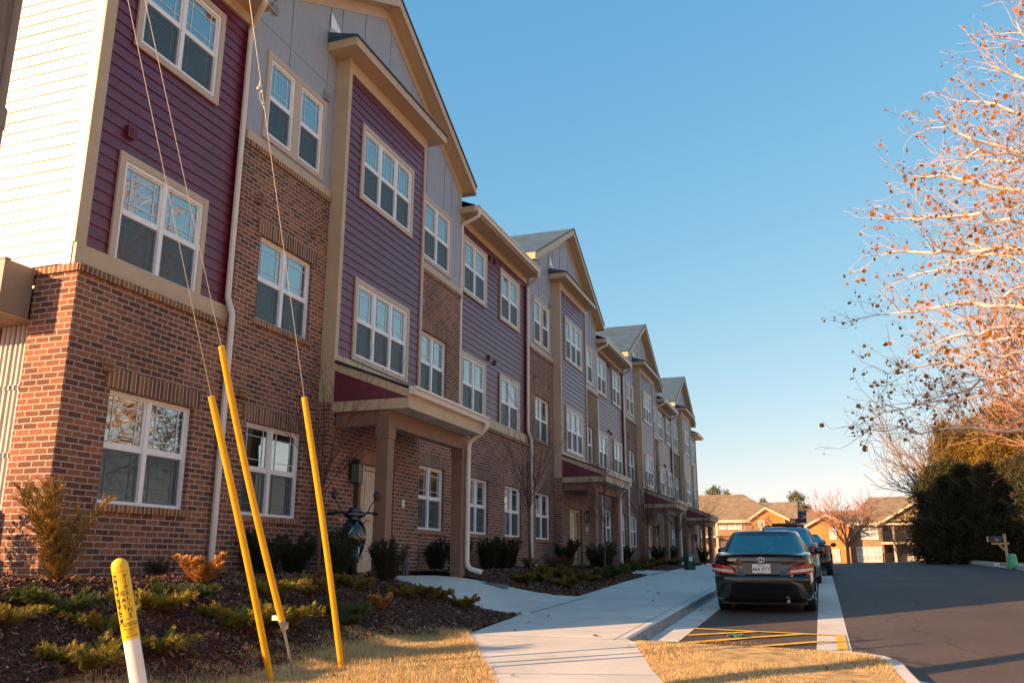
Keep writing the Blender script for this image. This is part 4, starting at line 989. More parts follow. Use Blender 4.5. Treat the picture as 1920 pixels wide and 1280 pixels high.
for (a0,a1,z0,z1) in ((-1.08,.86,MZ-.083,MZ-.081),(-.6,.86,MZ-.369,MZ-.367),(.84,.86,MZ-.369,MZ-.083),(-.62,-.6,MZ-.385,MZ-.083)): arc(a0,a1,z0,z1,r_+.002)
m_.build('black_band', M['ink'], cap)
add_text([(ch, .036, cyl(-.84, MZ-.118-.0385*i, r_+.003)) for i, ch in enumerate('WARNING')], M['ycap'], cap, 'reversed_lettering')
add_text([('BEFORE DIGGING, CALL', .0135, cyl(.1, MZ-.392)), ('1-800-482-8998', .0165, cyl(.1, MZ-.405)), ('EMERGENCY CALL', .011, cyl(.1, MZ-.424)), ('24 HOUR', .011, cyl(.1, MZ-.436)), ('GAS CO.', .013, cyl(.1, MZ-.452)), ('1-800-563-0012', .0135, cyl(.1, MZ-.470))], M['ink'], cap, 'small_print')

t.rotation_euler = Vector((0,0,1)).rotation_difference(AX.normalized()).to_euler()
# ------------------------------------------------------------------ mailbox, pedestals
P0 = at(1890,1055,'Y',35.0); zb0 = zr(14.3,35)+.12; X0 = P0.x
t = thing('mailbox', (X0,35,zb0), 'dark mailbox on a light wooden post beside the green pedestal', 'mailbox')
m_ = MB(); m_.box(X0-.05,X0+.05,34.95,35.05,zb0-.1,zb0+1.27); m_.box(X0-.05,X0+.05,34.95,35.05,zb0+1.27,zb0+1.28); m_.build('post', M['wood'], t)
m_ = MB(); m_.box(X0-.52,X0+.14,34.955,35.045,zb0+.84,zb0+.93); m_.build('arm', M['wood'], t)
m_ = MB(); m_.prism([(X0-.29,zb0+.84),(X0-.2,zb0+.84),(X0-.05,zb0+.66),(X0-.05,zb0+.55)],'Y',34.96,35.04); m_.build('brace', M['wood'], t)
m_ = MB(); zc = zb0+.95
prof = [(-.1,0),(.1,0),(.1,.13)]+[(.1*math.cos(a),.13+.1*math.sin(a)) for a in [R_(x) for x in range(20,180,20)]]+[(-.1,.13)]
m_.prism([(35+u,zc+v) for u,v in prof],'X',X0-.64,X0-.08); bx = m_.build('box', M['mailbox'], t)
m_ = MB(); m_.prism([(35+u*1.08,zc+v*1.04-.004) for u,v in prof],'X',X0-.655,X0-.64); m_.build('door', M['galv'], bx)
m_ = MB(); m_.box(X0-.42,X0-.40,34.885,34.895,zc+.05,zc+.2); m_.box(X0-.42,X0-.33,34.884,34.894,zc+.155,zc+.2); m_.build('flag', M['redplastic'], bx)
add_text([('201', .10, lambda u,v: (X0-.30+u, 34.893, zc+.075+v))], M['white'], bx)
t.scale = (.84,.84,.84)
px_ = at(1898,1056,'Y',34.6); zg = zb0
t = thing('utility_pedestal', (px_.x+.02,34.6,zg), 'bright green utility pedestal beside the mailbox post', 'utility pedestal')
m_ = MB(); m_.lathe((px_.x+.02,34.6,zg), [(.22,-.1),(.205,.0),(.165,.40),(.155,.44),(.10,.455),(0,.46)], 20); m_.build('cover', M['greenplastic'], t, smooth=True)
m_ = MB(); m_.lathe((px_.x+.02,34.6,zg), [(.225,-.1),(.225,.03),(.21,.035)], 20); m_.build('base', M['greenplastic'], t, smooth=True); t.scale = (.8,.8,.85)
q = at(1293,1060,'X',2.35); yy = 33.4
gx = at(1293,1055,'Y',yy).x; gz = bed(gx,yy)
t = thing('waste_station', (gx,yy,gz), 'dark green round-topped bin with a white notice, beside the far sidewalk', 'bin')
m_ = MB(); m_.lathe((gx,yy,gz), [(.20,-.05),(.215,.02),(.215,.38),(.205,.44),(.16,.52),(.09,.56),(0,.575)], 20); bo = m_.build('bin_body', M['darkgreen'], t, smooth=True)
m_ = MB(); m_.box(gx+.02,gx+.15,yy-.225,yy-.19,gz+.32,gz+.48); m_.build('notice', M['white'], t)
m_ = MB(); m_.box(gx+.04,gx+.13,yy-.228,yy-.226,gz+.42,gz+.44); m_.build('notice_print', M['redplastic'], t)

# ------------------------------------------------------------------ scooter parked in the first porch
def scooter():
    ox, oy, oz = 1.0, 12.35, -.26
    t = thing('motor_scooter', (ox,oy,oz), 'black motor scooter parked behind the evergreen shrubs in the nearest porch', 'scooter')
    a = R_(30); ca, sa = math.cos(a), math.sin(a)          # its nose (-y) turned a little towards the walk
    def W(p): x, y, z = p; x, y, z = x*1.08, y*1.0, z*1.02; return (ox+x*ca+y*sa*-1, oy+x*sa+y*ca, oz+z)
    def part(name, fn, m, par=t, smooth=True):
        q = MB(); fn(q); q.v = [W(p) for p in q.v]; return q.build(name, m, par, smooth=smooth, weld=smooth)
    def wheel(q, y):
        pts = [(0, y+.20*math.cos(k*math.pi/12), .23+.20*math.sin(k*math.pi/12)) for k in range(25)]
        q.tube(pts, .055, 8, cap=False)
    def rim(q, y):
        for k in range(5): b = k*2*math.pi/5; q.tube([(0,y,.23),(0,y+.16*math.cos(b),.23+.16*math.sin(b))], .02, 6)
        pts = [(0, y+.15*math.cos(k*math.pi/8), .23+.15*math.sin(k*math.pi/8)) for k in range(17)]; q.tube(pts, .015, 6, cap=False)
        q.tube([(-.05,y,.23),(.05,y,.23)], .035, 8)
    for y in (-.02, 1.22):
        w_ = part('wheel', lambda q: wheel(q,y), M['rubber']); part('rim', lambda q: rim(q,y), M['silver'], w_)
    part('fork', lambda q: (q.tube([(-.075,-.02,.23),(-.075,.10,.62)], .02, 8), q.tube([(.075,-.02,.23),(.075,.10,.62)], .02, 8)), M['silver'])
    def fend(q):
        for k in range(8):
            b0, b1 = R_(20+k*18), R_(38+k*18)
            for s0,s1 in ((-.075,-.04),(-.04,.04),(.04,.075)):
                f_ = lambda b,s: (s,-.02-.255*math.cos(b),.23+(.255-.02*(abs(s)>.05))*math.sin(b)); q.poly([f_(b0,s0),f_(b1,s0),f_(b1,s1),f_(b0,s1)])
    part('front_fender', fend, M['carblack'])
    def shield(q):                                       # front apron
        rows = [(.30,.10,.06),(.42,.15,.02),(.60,.19,-.03),(.76,.17,.01),(.88,.11,.07),(.95,.07,.12)]
        for (z0,w0,y0),(z1,w1,y1) in zip(rows, rows[1:]):
            n = 6
            for i in range(n):
                u0, u1 = -1+2*i/n, -1+2*(i+1)/n; g = lambda u,w,y,z: (u*w, y+.13*u*u, z)
                q.poly([g(u0,w0,y0,z0),g(u1,w0,y0,z0),g(u1,w1,y1,z1),g(u0,w1,y1,z1)]); q.poly([g(u1,w0*.9,y0+.09,z0),g(u0,w0*.9,y0+.09,z0),g(u0,w1*.9,y1+.09,z1),g(u1,w1*.9,y1+.09,z1)])
    part('front_apron', shield, M['carblack'])
    part('chrome_strip', lambda q: (q.tube([(-.14,.03,.56),(-.06,-.04,.68),(.0,.0,.80)], .009, 6), q.tube([(.14,.03,.56),(.06,-.04,.68)], .009, 6)), M['silver'])
    part('headlight', lambda q: q.ball((0,.02,.90),(.07,.05,.045),5), M['darkglass'])
    part('handlebar_cowl', lambda q: (q.ball((0,.13,.97),(.17,.10,.075),6), q.obox((0,.11,1.03),.09,.06,.04)), M['carblack'])
    part('handlebar', lambda q: q.tube([(-.36,.25,.99),(-.2,.17,1.0),(0,.14,.98),(.2,.17,1.0),(.36,.25,.99)], .018, 8), M['black'])
    for s in (-1,1):
        part('grip', lambda q: q.tube([(s*.27,.215,.995),(s*.39,.27,.985)], .026, 8), M['rubber'])
        mi_ = part('mirror', lambda q: (q.tube([(s*.19,.16,1.0),(s*.24,.10,1.12),(s*.29,.12,1.2)], .008, 6), q.ball((s*.31,.12,1.27),(.045,.02,.075),5)), M['black'])
        part('indicator', lambda q: q.ball((s*.20,.02,.88),(.045,.03,.03),4), M['amber'])
    part('floorboard', lambda q: q.obox((0,.45,.32),.15,.28,.03), M['carblack'], smooth=False)
    part('body', lambda q: (q.ball((0,.95,.52),(.17,.42,.22),7), q.ball((0,1.2,.62),(.14,.28,.13),6)), M['carblack'])
    part('seat', lambda q: q.ball((0,.95,.76),(.14,.38,.07),7), M['rubber'])
    part('side_stand', lambda q: q.tube([(-.1,.6,.25),(-.2,.62,.02)], .012, 6), M['black'])
scooter()
# folded camp chair leaning on the porch wall
t = thing('folded_camp_chair', (.62,15.15,-.27), 'folded grey and red camp chair half hidden behind the near porch post', 'camp chair')
m_ = MB(); m_.tube([(.58,15.1,-.26),(.53,15.14,.18)], .07, 8, rads=[.06,.085]); m_.build('fabric', M['greyfabric'], t, smooth=True)
m_ = MB(); m_.tube([(.53,15.14,.16),(.52,15.15,.27)], .06, 8, rads=[.085,.05]); m_.build('headrest', M['redplastic'], t, smooth=True)
m_ = MB()
for dx,dy in ((.03,.05),(-.03,.05),(.04,-.05),(-.04,-.05)): m_.tube([(.58+dx,15.1+dy,-.29),(.52+dx,15.14+dy,.25)], .009, 5)
m_.build('frame', M['black'], t)
# ------------------------------------------------------------------ cars
def ring(n, hw, y0, y1, e=4.5, p=16.):
    """closed outline: half width hw between y0 (rear) and y1 (front), superellipse"""
    out = []
    for k in range(n):
        a = 2*math.pi*k/n; c, s = math.cos(a), math.sin(a)
        x = hw*abs(c)**(2/e)*(1 if c >= 0 else -1); y = (y1-y0)/2*abs(s)**(2/p)*(1 if s >= 0 else -1)
        out.append((x, (y0+y1)/2+y))
    return out
def loft(mb, rings, sel=None):
    n = len(rings[0])
    for j in range(len(rings)-1):
        for k in range(n):
            if sel and not sel(j, k, n): continue
            mb.poly([rings[j][k], rings[j][(k+1)%n], rings[j+1][(k+1)%n], rings[j+1][k]])
def make_car(name, ox, oy, oz, P, label, cat, group):
    """local: x right, y forward (rear bumper at y = 0)"""
    t = thing(name, (ox,oy,oz), label, cat, group)
    slope = math.atan(.0445-.0007*oy)
    def W(p): x, y, z = p; return (ox+x*1.0, oy+y*math.cos(slope)-z*math.sin(slope), oz+z*math.cos(slope)+y*math.sin(slope))
    def build(mb, nm, m, par=t, smooth=True, weld=True):
        mb.v = [W(p) for p in mb.v]; return mb.build(nm, m, par, smooth=smooth, weld=weld)
    n = 72; Lc, hw = P['L'], P['W']/2
    top = P['top']                                       # deck height by y: rear deck, belt, hood
    def deck(y): return lerp(top, y)
    def R(hw_, ya, yb, z, e=3.2, zf=None, p=16.):
        return [(x, y, (zf(y) if zf else z)) for x, y in ring(n, hw_, ya, yb, e, p)]
    rings = [R(hw*.90,.12,Lc-.12,.20), R(hw*.965,.035,Lc-.04,.27), R(hw*.99,.0,Lc,.42), R(hw,.0,Lc,.55), R(hw*.998,.035,Lc-.03,.62),
             R(hw*.995,.075,Lc-.06,.70,3.2,lambda y: min(.70,deck(y)-.16)), R(hw*.985,.085,Lc-.12,.8,3.2,lambda y: deck(y)-.12), R(hw*.965,.07,Lc-.2,.9,3.2,lambda y: deck(y)-.04),
             R(hw*.93,.09,Lc-.3,1,3.2,lambda y: deck(y)-.006), R(hw*.86,.14,Lc-.42,1,3.2,lambda y: deck(y)+.004), R(hw*.6,.3,Lc-.7,1,3.2,lambda y: deck(y)+.014), R(hw*.2,.6,Lc-1.2,1,3.2,lambda y: deck(y)+.016)]
    b = MB(); loft(b, rings); b.poly([rings[-1][k] for k in range(n)]); b.poly([rings[0][k] for k in range(n)][::-1])
    body = build(b, 'body', P['paint'])
    # greenhouse
    g0, g1, r0, r1 = P['cab']; zt = P['H']; gw, rw = P['gw'], P['rw']
    G = [R(gw,g0,g1,0,4.2,lambda y: deck(y)-.03,6.)]
    for f_ in (.12,.5,.86,1.0):
        q = []
        A = ring(n, gw, g0, g1, 4.2, 6.); B = ring(n, rw, r0, r1, 4.2, 6.)
        for (xa,ya),(xb,yb) in zip(A,B):
            h = deck(ya)-.03; bul = .025*math.sin(math.pi*f_)
            s_ = 1+bul; q.append(((xa+(xb-xa)*f_)*s_, ya+(yb-ya)*f_, h+(zt-.055-h)*f_))
        G.append(q)
    cx, cy = 0, (r0+r1)/2
    R2 = [( (x*.93), cy+(y-cy)*.95, zt-.02) for x,y,z in G[-1]]; R3 = [(x*.6, cy+(y-cy)*.6, zt) for x,y,z in G[-1]]
    A = ring(n, gw, g0, g1, 4.2, 6.)
    def cls(k):
        k = k % n; x, y = A[k]; x2, y2 = A[(k+1)%n]; mx, my = (x+x2)/2, (y+y2)/2
        if my < g0+.20 and abs(mx) < gw*.90: return 'rear'
        if my > g1-.25 and abs(mx) < gw*.90: return 'front'
        if abs(mx) > gw*.9 and my > P['pill'][0] and my < P['pill'][1]:
            if any(abs(my-p_) < .045 for p_ in P['bp']): return 'black'
            return 'side'
        return 'pillar'
    bands = {'pillar': MB(), 'rear': MB(), 'front': MB(), 'side': MB(), 'black': MB()}
    for j in range(4):
        for k in range(n):
            c = cls(k)
            if j in (0,3) and c != 'pillar': c2 = 'pillar'
            else: c2 = c
            bands[c2].poly([G[j][k], G[j][(k+1)%n], G[j+1][(k+1)%n], G[j+1][k]])
    loft(bands['pillar'], [G[-1], R2, R3]); bands['pillar'].poly([R3[k] for k in range(n)])
    build(bands['pillar'], 'roof', P['paint'])
    build(bands['rear'], 'rear_window', M['cargl']); build(bands['front'], 'windscreen', M['carglf']); build(bands['side'], 'side_window', M['cargl']); build(bands['black'], 'door_pillar', M['ink'])
    # wheels
    for yw in P['wy']:
        for s in (-1,1):
            q = MB(); r = P['wr']; xo, xi = s*(hw-.015), s*(hw-.22)
            prof = [(xi,r*.6),(xi,r*.93),(xi+s*.03,r),(xo-s*.03,r),(xo,r*.92),(xo,r*.62)]
            m_ = 28
            for (xa,ra),(xb,rb) in zip(prof, prof[1:]):
                for k in range(m_):
                    a0, a1 = 2*math.pi*k/m_, 2*math.pi*(k+1)/m_
                    q.poly([(xa,yw+ra*math.cos(a0),r+ra*math.sin(a0)),(xb,yw+rb*math.cos(a0),r+rb*math.sin(a0)),(xb,yw+rb*math.cos(a1),r+rb*math.sin(a1)),(xa,yw+ra*math.cos(a1),r+ra*math.sin(a1))])
            wh = build(q, 'wheel', M['rubber'])
            q = MB(); r6 = r*.63
            for k in range(m_):
                a0, a1 = 2*math.pi*k/m_, 2*math.pi*(k+1)/m_
                q.poly([(xo-s*.02,yw,r),(xo-s*.015,yw+r6*math.cos(a0),r+r6*math.sin(a0)),(xo-s*.015,yw+r6*math.cos(a1),r+r6*math.sin(a1))])
            for k in range(8):
                a0 = 2*math.pi*k/8; q.tube([(xo-s*.012,yw+.04*math.cos(a0),r+.04*math.sin(a0)),(xo-s*.005,yw+r6*.95*math.cos(a0),r+r6*.95*math.sin(a0))], .018, 6)
            build(q, 'rim', M['silver'], wh)
            q = MB()                                     # dark arch
            for k in range(14):
                a0, a1 = math.pi*k/14-.1, math.pi*(k+1)/14-.1
                f_ = lambda a, rr, x: (x, yw+rr*math.cos(a), r+rr*math.sin(a))
                q.poly([f_(a0,r*1.16,s*(hw+.006)),f_(a1,r*1.16,s*(hw+.006)),f_(a1,r*.9,s*(hw-.02)),f_(a0,r*.9,s*(hw-.02))])
            build(q, 'wheel_arch', M['ink'])
    for s in (-1,1):                                     # mirrors
        q = MB(); ym, zm_ = P['mir']; q.ball((s*(hw+.10),ym,zm_),(.10,.055,.075),6); q.tube([(s*(hw-.06),ym+.03,zm_-.05),(s*(hw+.05),ym+.01,zm_-.03)], .025, 8); build(q, 'wing_mirror', P['paint'])
    # dark underbody box
    q = MB(); q.box(-hw*.84,hw*.84,.25,Lc-.3,.16,.24); build(q, 'underbody', M['ink'], smooth=False)
    return t, build, deck
# --- the black saloon
CX, CYr = at(1430,1100,'Y',16.2).x, 16.2
cz = zr(CX,16.2)
P = dict(L=4.75, W=1.74, H=1.43, top=[(0,.985),(.12,1.0),(.75,1.045),(1.2,1.03),(3.2,.985),(3.7,.93),(4.4,.80),(4.8,.68)], cab=(.55,3.75,1.28,2.62), gw=.80, rw=.615,
         pill=(1.0,3.35), bp=(1.45,2.45), wy=(.98,3.78), wr=.325, mir=(3.05,1.02), paint=M['carblack'])
t, build, deck = make_car('parked_car', CX, CYr, zr(CX,CYr+.98)-.045, P, 'black saloon car seen from behind, parked at the kerb nearest the camera', 'car', 'cars parked along the kerb')
car = t
def panel(q, pts_l, y, n=1): q.poly(pts_l)
# spoiler lip and lid edge
q = MB()
for i in range(16):
    u0, u1 = -1+2*i/16, -1+2*(i+1)/16
    f_ = lambda u: (u*.70, .085+.05*u*u)
    for (dy,z0),(dy2,z1) in (((.10,1.012),(.02,1.045)),((.02,1.045),(-.035,1.038)),((-.035,1.038),(-.02,1.005)),((-.02,1.005),(.05,.985))):
        x0,y0 = f_(u0); x1,y1 = f_(u1); d0, d1 = -.012*u0*u0*3, -.012*u1*u1*3
        q.poly([(x0,y0+dy,z0+d0),(x1,y1+dy,z0+d1),(x1,y1+dy2,z1+d1),(x0,y0+dy2,z1+d0)])
build(q, 'spoiler', M['carblack'])
yb = -.004
# bumper shelf, number plate recess and plate
q = MB()
for i in range(18):
    u0, u1 = -1+2*i/18, -1+2*(i+1)/18; f_ = lambda u: (u*.80, .0+.10*abs(u)**5)
    x0,y0 = f_(u0); x1,y1 = f_(u1)
    for (dy,z0),(dy2,z1) in (((.10,.665),(-.03,.645)),((-.03,.645),(-.045,.60)),((-.045,.60),(-.02,.50)),((-.02,.50),(.03,.28))):
        q.poly([(x0,y0+dy,z0),(x1,y1+dy,z0),(x1,y1+dy2,z1),(x0,y0+dy2,z1)])
bum = build(q, 'bumper', M['carblack'])
q = MB(); q.poly([(-.30,.026,.68),(.30,.026,.68),(.335,.03,.875),(-.335,.03,.875)]); q.poly([(-.345,.016,.872),(.345,.016,.872),(.345,.03,.885),(-.345,.03,.885)]); build(q, 'plate_recess', M['recess'], smooth=False, weld=False)
q = MB(); q.box(-.155,.155,.006,.014,.70,.855); pl = build(q, 'number_plate', M['platewhite'], smooth=False, weld=False)
def wcar(u, v, y): 
    sl = math.atan(.0445-.0007*CYr); z = v; return (CX+u, CYr+y*math.cos(sl)-z*math.sin(sl), LOC[car.name][2]+z*math.cos(sl)+y*math.sin(sl))
add_text([('464 XTY', .088, lambda u,v: wcar(u*.92, .765+v, .003)), ('Arkansas', .036, lambda u,v: wcar(u, .832+v, .003)), ('The Natural State', .018, lambda u,v: wcar(u, .713+v, .003))], M['plateink'], pl)
# chrome strip and oval badge
q = MB(); q.tube([(-.34,.006,.893),(0,-.006,.897),(.34,.006,.893)], .008, 6); build(q, 'chrome_strip', M['carblack'])
q = MB()
def ell(a, b, cx, cz_, r, y=-.012, n_=20): q.tube([(cx+a*math.cos(k*2*math.pi/n_), y, cz_+b*math.sin(k*2*math.pi/n_)) for k in range(n_+1)], r, 6, cap=False)
ell(.066,.043,0,.925,.0075); ell(.020,.038,0,.926,.005); ell(.046,.017,0,.945,.005)
build(q, 'badge', M['chrome'])
add_text([('Camry', .055, lambda u,v: wcar(-.50+u+.2*v, .925+v, .012)), ('LE', .045, lambda u,v: wcar(.50+u, .655+v, -.01))], M['chrome'], car, 'chrome_script')
# tail lamps
for s in (-1,1):
    red = MB(); clr = MB()
    def Lp(u, v):      # u 0 inner .. 1 outer, v 0..1
        x = .46+.44*u; y = .018+.62*max(0,(u-.45))**2; zlo = .675+.045*u; zhi = .80+.075*u**.7
        xi = x+(1-u)*(.10*(1-v)-.05)*-1 if u < .5 else x
        return (s*min(xi,.872), y-.022, zlo+(zhi-zlo)*v)
    n_ = 12
    for i in range(n_):
        for j, (v0,v1,mb_) in enumerate(((0,.22,red),(.22,.50,clr),(.50,1,red))):
            u0, u1 = i/n_, (i+1)/n_
            mb2 = red if (j == 1 and (u0 < .05)) else mb_
            mb2.poly([Lp(u0,v0),Lp(u1,v0),Lp(u1,v1),Lp(u0,v1)])
    for i in range(n_):                                   # rim closing it back onto the body
        u0, u1 = i/n_, (i+1)/n_
        for v in (0,1):
            a_, b_ = Lp(u0,v), Lp(u1,v); red.poly([a_, b_, (b_[0],b_[1]+.05,b_[2]), (a_[0],a_[1]+.05,a_[2])])
    tl = build(red, 'tail_lamp', M['redlamp'], smooth=False, weld=False); build(clr, 'reversing_lens', M['lampglass'], tl, smooth=False, weld=False)
q = MB(); q.tube([(.42,-.05,.235),(.42,.25,.24)], .042, 12, cap=False); q.tube([(.42,.0,.235),(.42,.2,.24)], .034, 12); build(q, 'exhaust', M['chrome'])
q = MB(); q.ball((.36,.3,.26),(.22,.14,.06),5); build(q, 'muffler', M['galv'])
q = MB(); q.obox((0,1.35,1.415),.035,.03,.012); build(q, 'brake_lamp', M['redlamp'])
q = MB(); q.obox((0,1.42,1.475),.014,.035,.022); build(q, 'roof_antenna', M['carblack'])
# inside
for x in (-.40,0.0,.40):
    q = MB(); q.ball((x,1.22,1.10),(.17 if x else .12,.06,.095 if x else .055),6); build(q, 'headrest', M['seatfab'])
q = MB(); q.obox((0,1.45,.85),.66,.09,.18,0,-.25); build(q, 'rear_seat', M['seatfab'])
q = MB(); q.poly([(-.7,.72,1.035),(.7,.72,1.035),(.66,1.35,1.02),(-.66,1.35,1.02)]); build(q, 'parcel_shelf', M['greyfabric'], smooth=False, weld=False)
for x in (-.36,.36):
    q = MB(); q.obox((x,2.35,.98),.23,.08,.28,0,-.2); q.ball((x,2.42,1.22),(.14,.06,.085),6); build(q, 'front_seat', M['seatfab'])
q = MB(); q.ball((0,2.75,1.30),(.12,.03,.035),5); q.tube([(0,2.76,1.33),(0,2.78,1.42)], .012, 6); build(q, 'rear_view_mirror', M['ink'])
q = MB(); q.obox((0,3.1,.92),.68,.28,.08); build(q, 'dashboard', M['greyfabric'], smooth=False)
# --- silver blue estate in front of it
P2 = dict(L=4.6, W=1.80, H=1.56, top=[(0,1.08),(.3,1.12),(3.2,1.08),(3.6,1.0),(4.6,.85)], cab=(.10,3.55,.45,2.55), gw=.82, rw=.64, pill=(.45,3.15), bp=(1.2,2.2), wy=(.95,3.6), wr=.35, mir=(2.95,1.12), paint=M['carsilver'])
SX, SY = at(1473,1000,'Y',26.8).x, 25.6
t2, build2, _ = make_car('parked_car', SX, SY, zr(SX,SY+1)-.04, P2, 'blue silver estate with a black roof carrier, parked between the black saloon and the coupe', 'car', 'cars parked along the kerb')
q = MB(); q.box(-.34,.34,.75,1.75,1.60,1.67); 
for x in (-.5,.5): q.tube([(x,.6,1.54),(x,.7,1.59),(x,2.3,1.59),(x,2.4,1.54)], .016, 6)
for y in (.9,1.6): q.tube([(-.5,y,1.59),(.5,y,1.59)], .015, 6)
build2(q, 'roof_carrier', M['black'], smooth=False)
for s in (-1,1):
    q = MB(); q.obox((s*.76,.07,.92),.06,.05,.13); build2(q, 'tail_lamp', M['redlamp'], smooth=False)
q = MB(); q.box(-.2,.2,-.02,.0,.78,.9); build2(q, 'number_plate', M['platewhite'], smooth=False)
# --- dark coupe further up
P3 = dict(L=4.75, W=1.88, H=1.40, top=[(0,1.0),(.2,1.03),(.9,1.03),(2.8,.97),(3.3,.93),(4.75,.72)], cab=(.65,3.25,1.45,2.45), gw=.78, rw=.58, pill=(1.1,2.95), bp=(1.6,), wy=(.95,3.68), wr=.35, mir=(2.75,1.02), paint=M['cardark'])
UX, UY = at(1503,1000,'Y',32.4).x, 31.4
t3, build3, _ = make_car('parked_car', UX, UY, zr(UX,UY+1)-.03, P3, 'dark coupe with three upright red tail lamps a side, furthest up the kerb', 'car', 'cars parked along the kerb')
for s in (-1,1):
    for i in range(3):
        q = MB(); q.obox((s*(.80-.13*i),-.005+.05*(i==0),.83),.042,.03,.085); build3(q, 'tail_lamp', M['redlamp'], smooth=False)
q = MB(); q.obox((0,.12,1.055),.72,.09,.018); build3(q, 'spoiler', M['cardark'], smooth=False)
q = MB(); q.box(-.15,.15,-.015,.0,.52,.66); build3(q, 'number_plate', M['platewhite'], smooth=False)
# ------------------------------------------------------------------ vegetation
def rnd_unit(rg):
    v = rg.normal(size=3); return v/np.linalg.norm(v)
def nrm(v): return v/(np.linalg.norm(v)+1e-9)
def seg_mesh(name, S, m, parent=None, sides=4):
    """S: list of (p0, r0, p1, r1): tapered prisms in one mesh"""
    A = np.array([s[0] for s in S]); B = np.array([s[2] for s in S]); ra = np.array([s[1] for s in S])[:,None]; rb = np.array([s[3] for s in S])[:,None]
    d = B-A; d /= np.linalg.norm(d, axis=1, keepdims=True)+1e-9
    ref = np.where(np.abs(d[:,2:3]) > .9, np.array([[1.,0,0]]), np.array([[0,0,1.]]))
    u = np.cross(d, ref); u /= np.linalg.norm(u, axis=1, keepdims=True)+1e-9; v = np.cross(d, u)
    B = B+d*rb*.4
    q = []
    for k in range(sides):
        a0, a1 = 2*math.pi*k/sides, 2*math.pi*(k+1)/sides
        o0, o1 = u*math.cos(a0)+v*math.sin(a0), u*math.cos(a1)+v*math.sin(a1)
        q.append(np.stack([A+o0*ra, A+o1*ra, B+o1*rb, B+o0*rb], 1))
    return fast_mesh(name, np.concatenate(q), m, parent, 4, True)
def leaf_quads(P, D, Nn, ln, wd):
    """rhombic leaves: base P, direction D, normal Nn"""
    S = np.cross(D, Nn); S /= np.linalg.norm(S, axis=1, keepdims=True)+1e-9
    ln = np.asarray(ln).reshape(-1,1); wd = np.asarray(wd).reshape(-1,1)
    return np.stack([P, P+D*ln*.5+S*wd, P+D*ln, P+D*ln*.5-S*wd], 1)
def grow(rg, p, d, L, r, depth, out, tips, prm):
    """recursive limb: prm = dict(seg, wob, up, kids, ang, ratio, rr)"""
    n = max(2, int(L/prm['seg'][min(depth,len(prm['seg'])-1)])); st = L/n
    pts = [p.copy()]; dirs = []
    for i in range(n):
        d = nrm(d+rg.normal(size=3)*prm['wob']+np.array([0,0,prm['up']])); p = p+d*st; pts.append(p.copy()); dirs.append(d)
    rs = [r*(1-(1-prm['tap'])*i/n) for i in range(n+1)]
    for i in range(n): out.append((pts[i], rs[i], pts[i+1], rs[i+1], depth))
    tips.append((pts[-1], d, depth))
    if depth >= prm['depth']: 
        for q, dd in zip(pts[1:], dirs): tips.append((q, dd, depth))
        return
    k = prm['kids'][min(depth,len(prm['kids'])-1)]
    for j in range(k):
        f = rg.uniform(prm['f0'],1)if j else 1.0
        i = min(n-1, int(f*n)); b = pts[i+1] if f == 1.0 else pts[i]
        a = rg.uniform(*prm['ang']); ax = nrm(np.cross(dirs[i], rnd_unit(rg))); dd = nrm(dirs[i]*math.cos(a)+ax*math.sin(a))
        if 'flat' in prm: dd = nrm(dd*np.array([1,1,prm['flat']]))
        grow(rg, b, dd, L*rg.uniform(*prm['ratio']), rs[i]*prm['rr'], depth+1, out, tips, prm)

# ---- shrubs -------------------------------------------------------
def sprays(rg, n, h, rad, lean, curve):
    """stems fanning out of the base: lists of polylines"""
    out = []
    for i in range(n):
        a = rg.uniform(0, 2*math.pi); l = rg.uniform(.6,1)
        d = nrm(np.array([math.cos(a)*lean, math.sin(a)*lean, 1])*1.0); p = np.array([math.cos(a),math.sin(a),0])*rg.uniform(0,rad*.25); P = [p]
        L = h*l; k = 7
        for j in range(k):
            d = nrm(d+np.array([math.cos(a)*curve, math.sin(a)*curve, -curve*.35])+rg.normal(size=3)*.07); p = p+d*L/k; P.append(p)
        out.append(P)
    return out
def needle_shrub(rg, n, h, rad, lean, curve, twigs, per, ln, wd, stem_m, leaf_m, name, stemr=.006, flat=True):
    """yew-like: every stem carries side twigs, every twig two rows of narrow needles; built round the origin"""
    ST = []; LP_, LD, LN, LL = [], [], [], []
    for P in sprays(rg, n, h, rad, lean, curve):
        for j in range(len(P)-1): ST.append((P[j], stemr*(1-j/9), P[j+1], stemr*(1-(j+1)/9)))
        for j in range(1, len(P)):
            d = nrm(P[j]-P[j-1])
            for t_ in range(twigs):
                s = nrm(np.cross(d, rnd_unit(rg))); td = nrm(d*.6+s*rg.uniform(.5,1)+np.array([0,0,.25])); b = P[j-1]+(P[j]-P[j-1])*rg.uniform(0,1)
                tl = h*rg.uniform(.12,.26)*(1.15-j/len(P)*.5)
                if stemr > 0: ST.append((b, stemr*.45, b+td*tl, stemr*.15))
                side = nrm(np.cross(td, np.array([0,0,1.])+rg.normal(size=3)*.3)); up = np.cross(side, td)
                for q in range(per):
                    f = (q+.5)/per; pp = b+td*tl*f
                    for sg in (-1,1):
                        LP_.append(pp); LD.append(nrm(side*sg+td*rg.uniform(.5,1.1)+up*rg.uniform(0,.5)*(1 if flat else 2))); LN.append(up+rg.normal(size=3)*.25); LL.append(ln*rg.uniform(.7,1.2)*(1-.4*f))
    LP_, LD, LN, LL = map(np.array, (LP_, LD, LN, LL))
    o = seg_mesh(name+'_stems', ST, stem_m, None, 4)
    V = leaf_quads(LP_, LD, LN, LL, LL*wd)
    return o, V
protos = {}
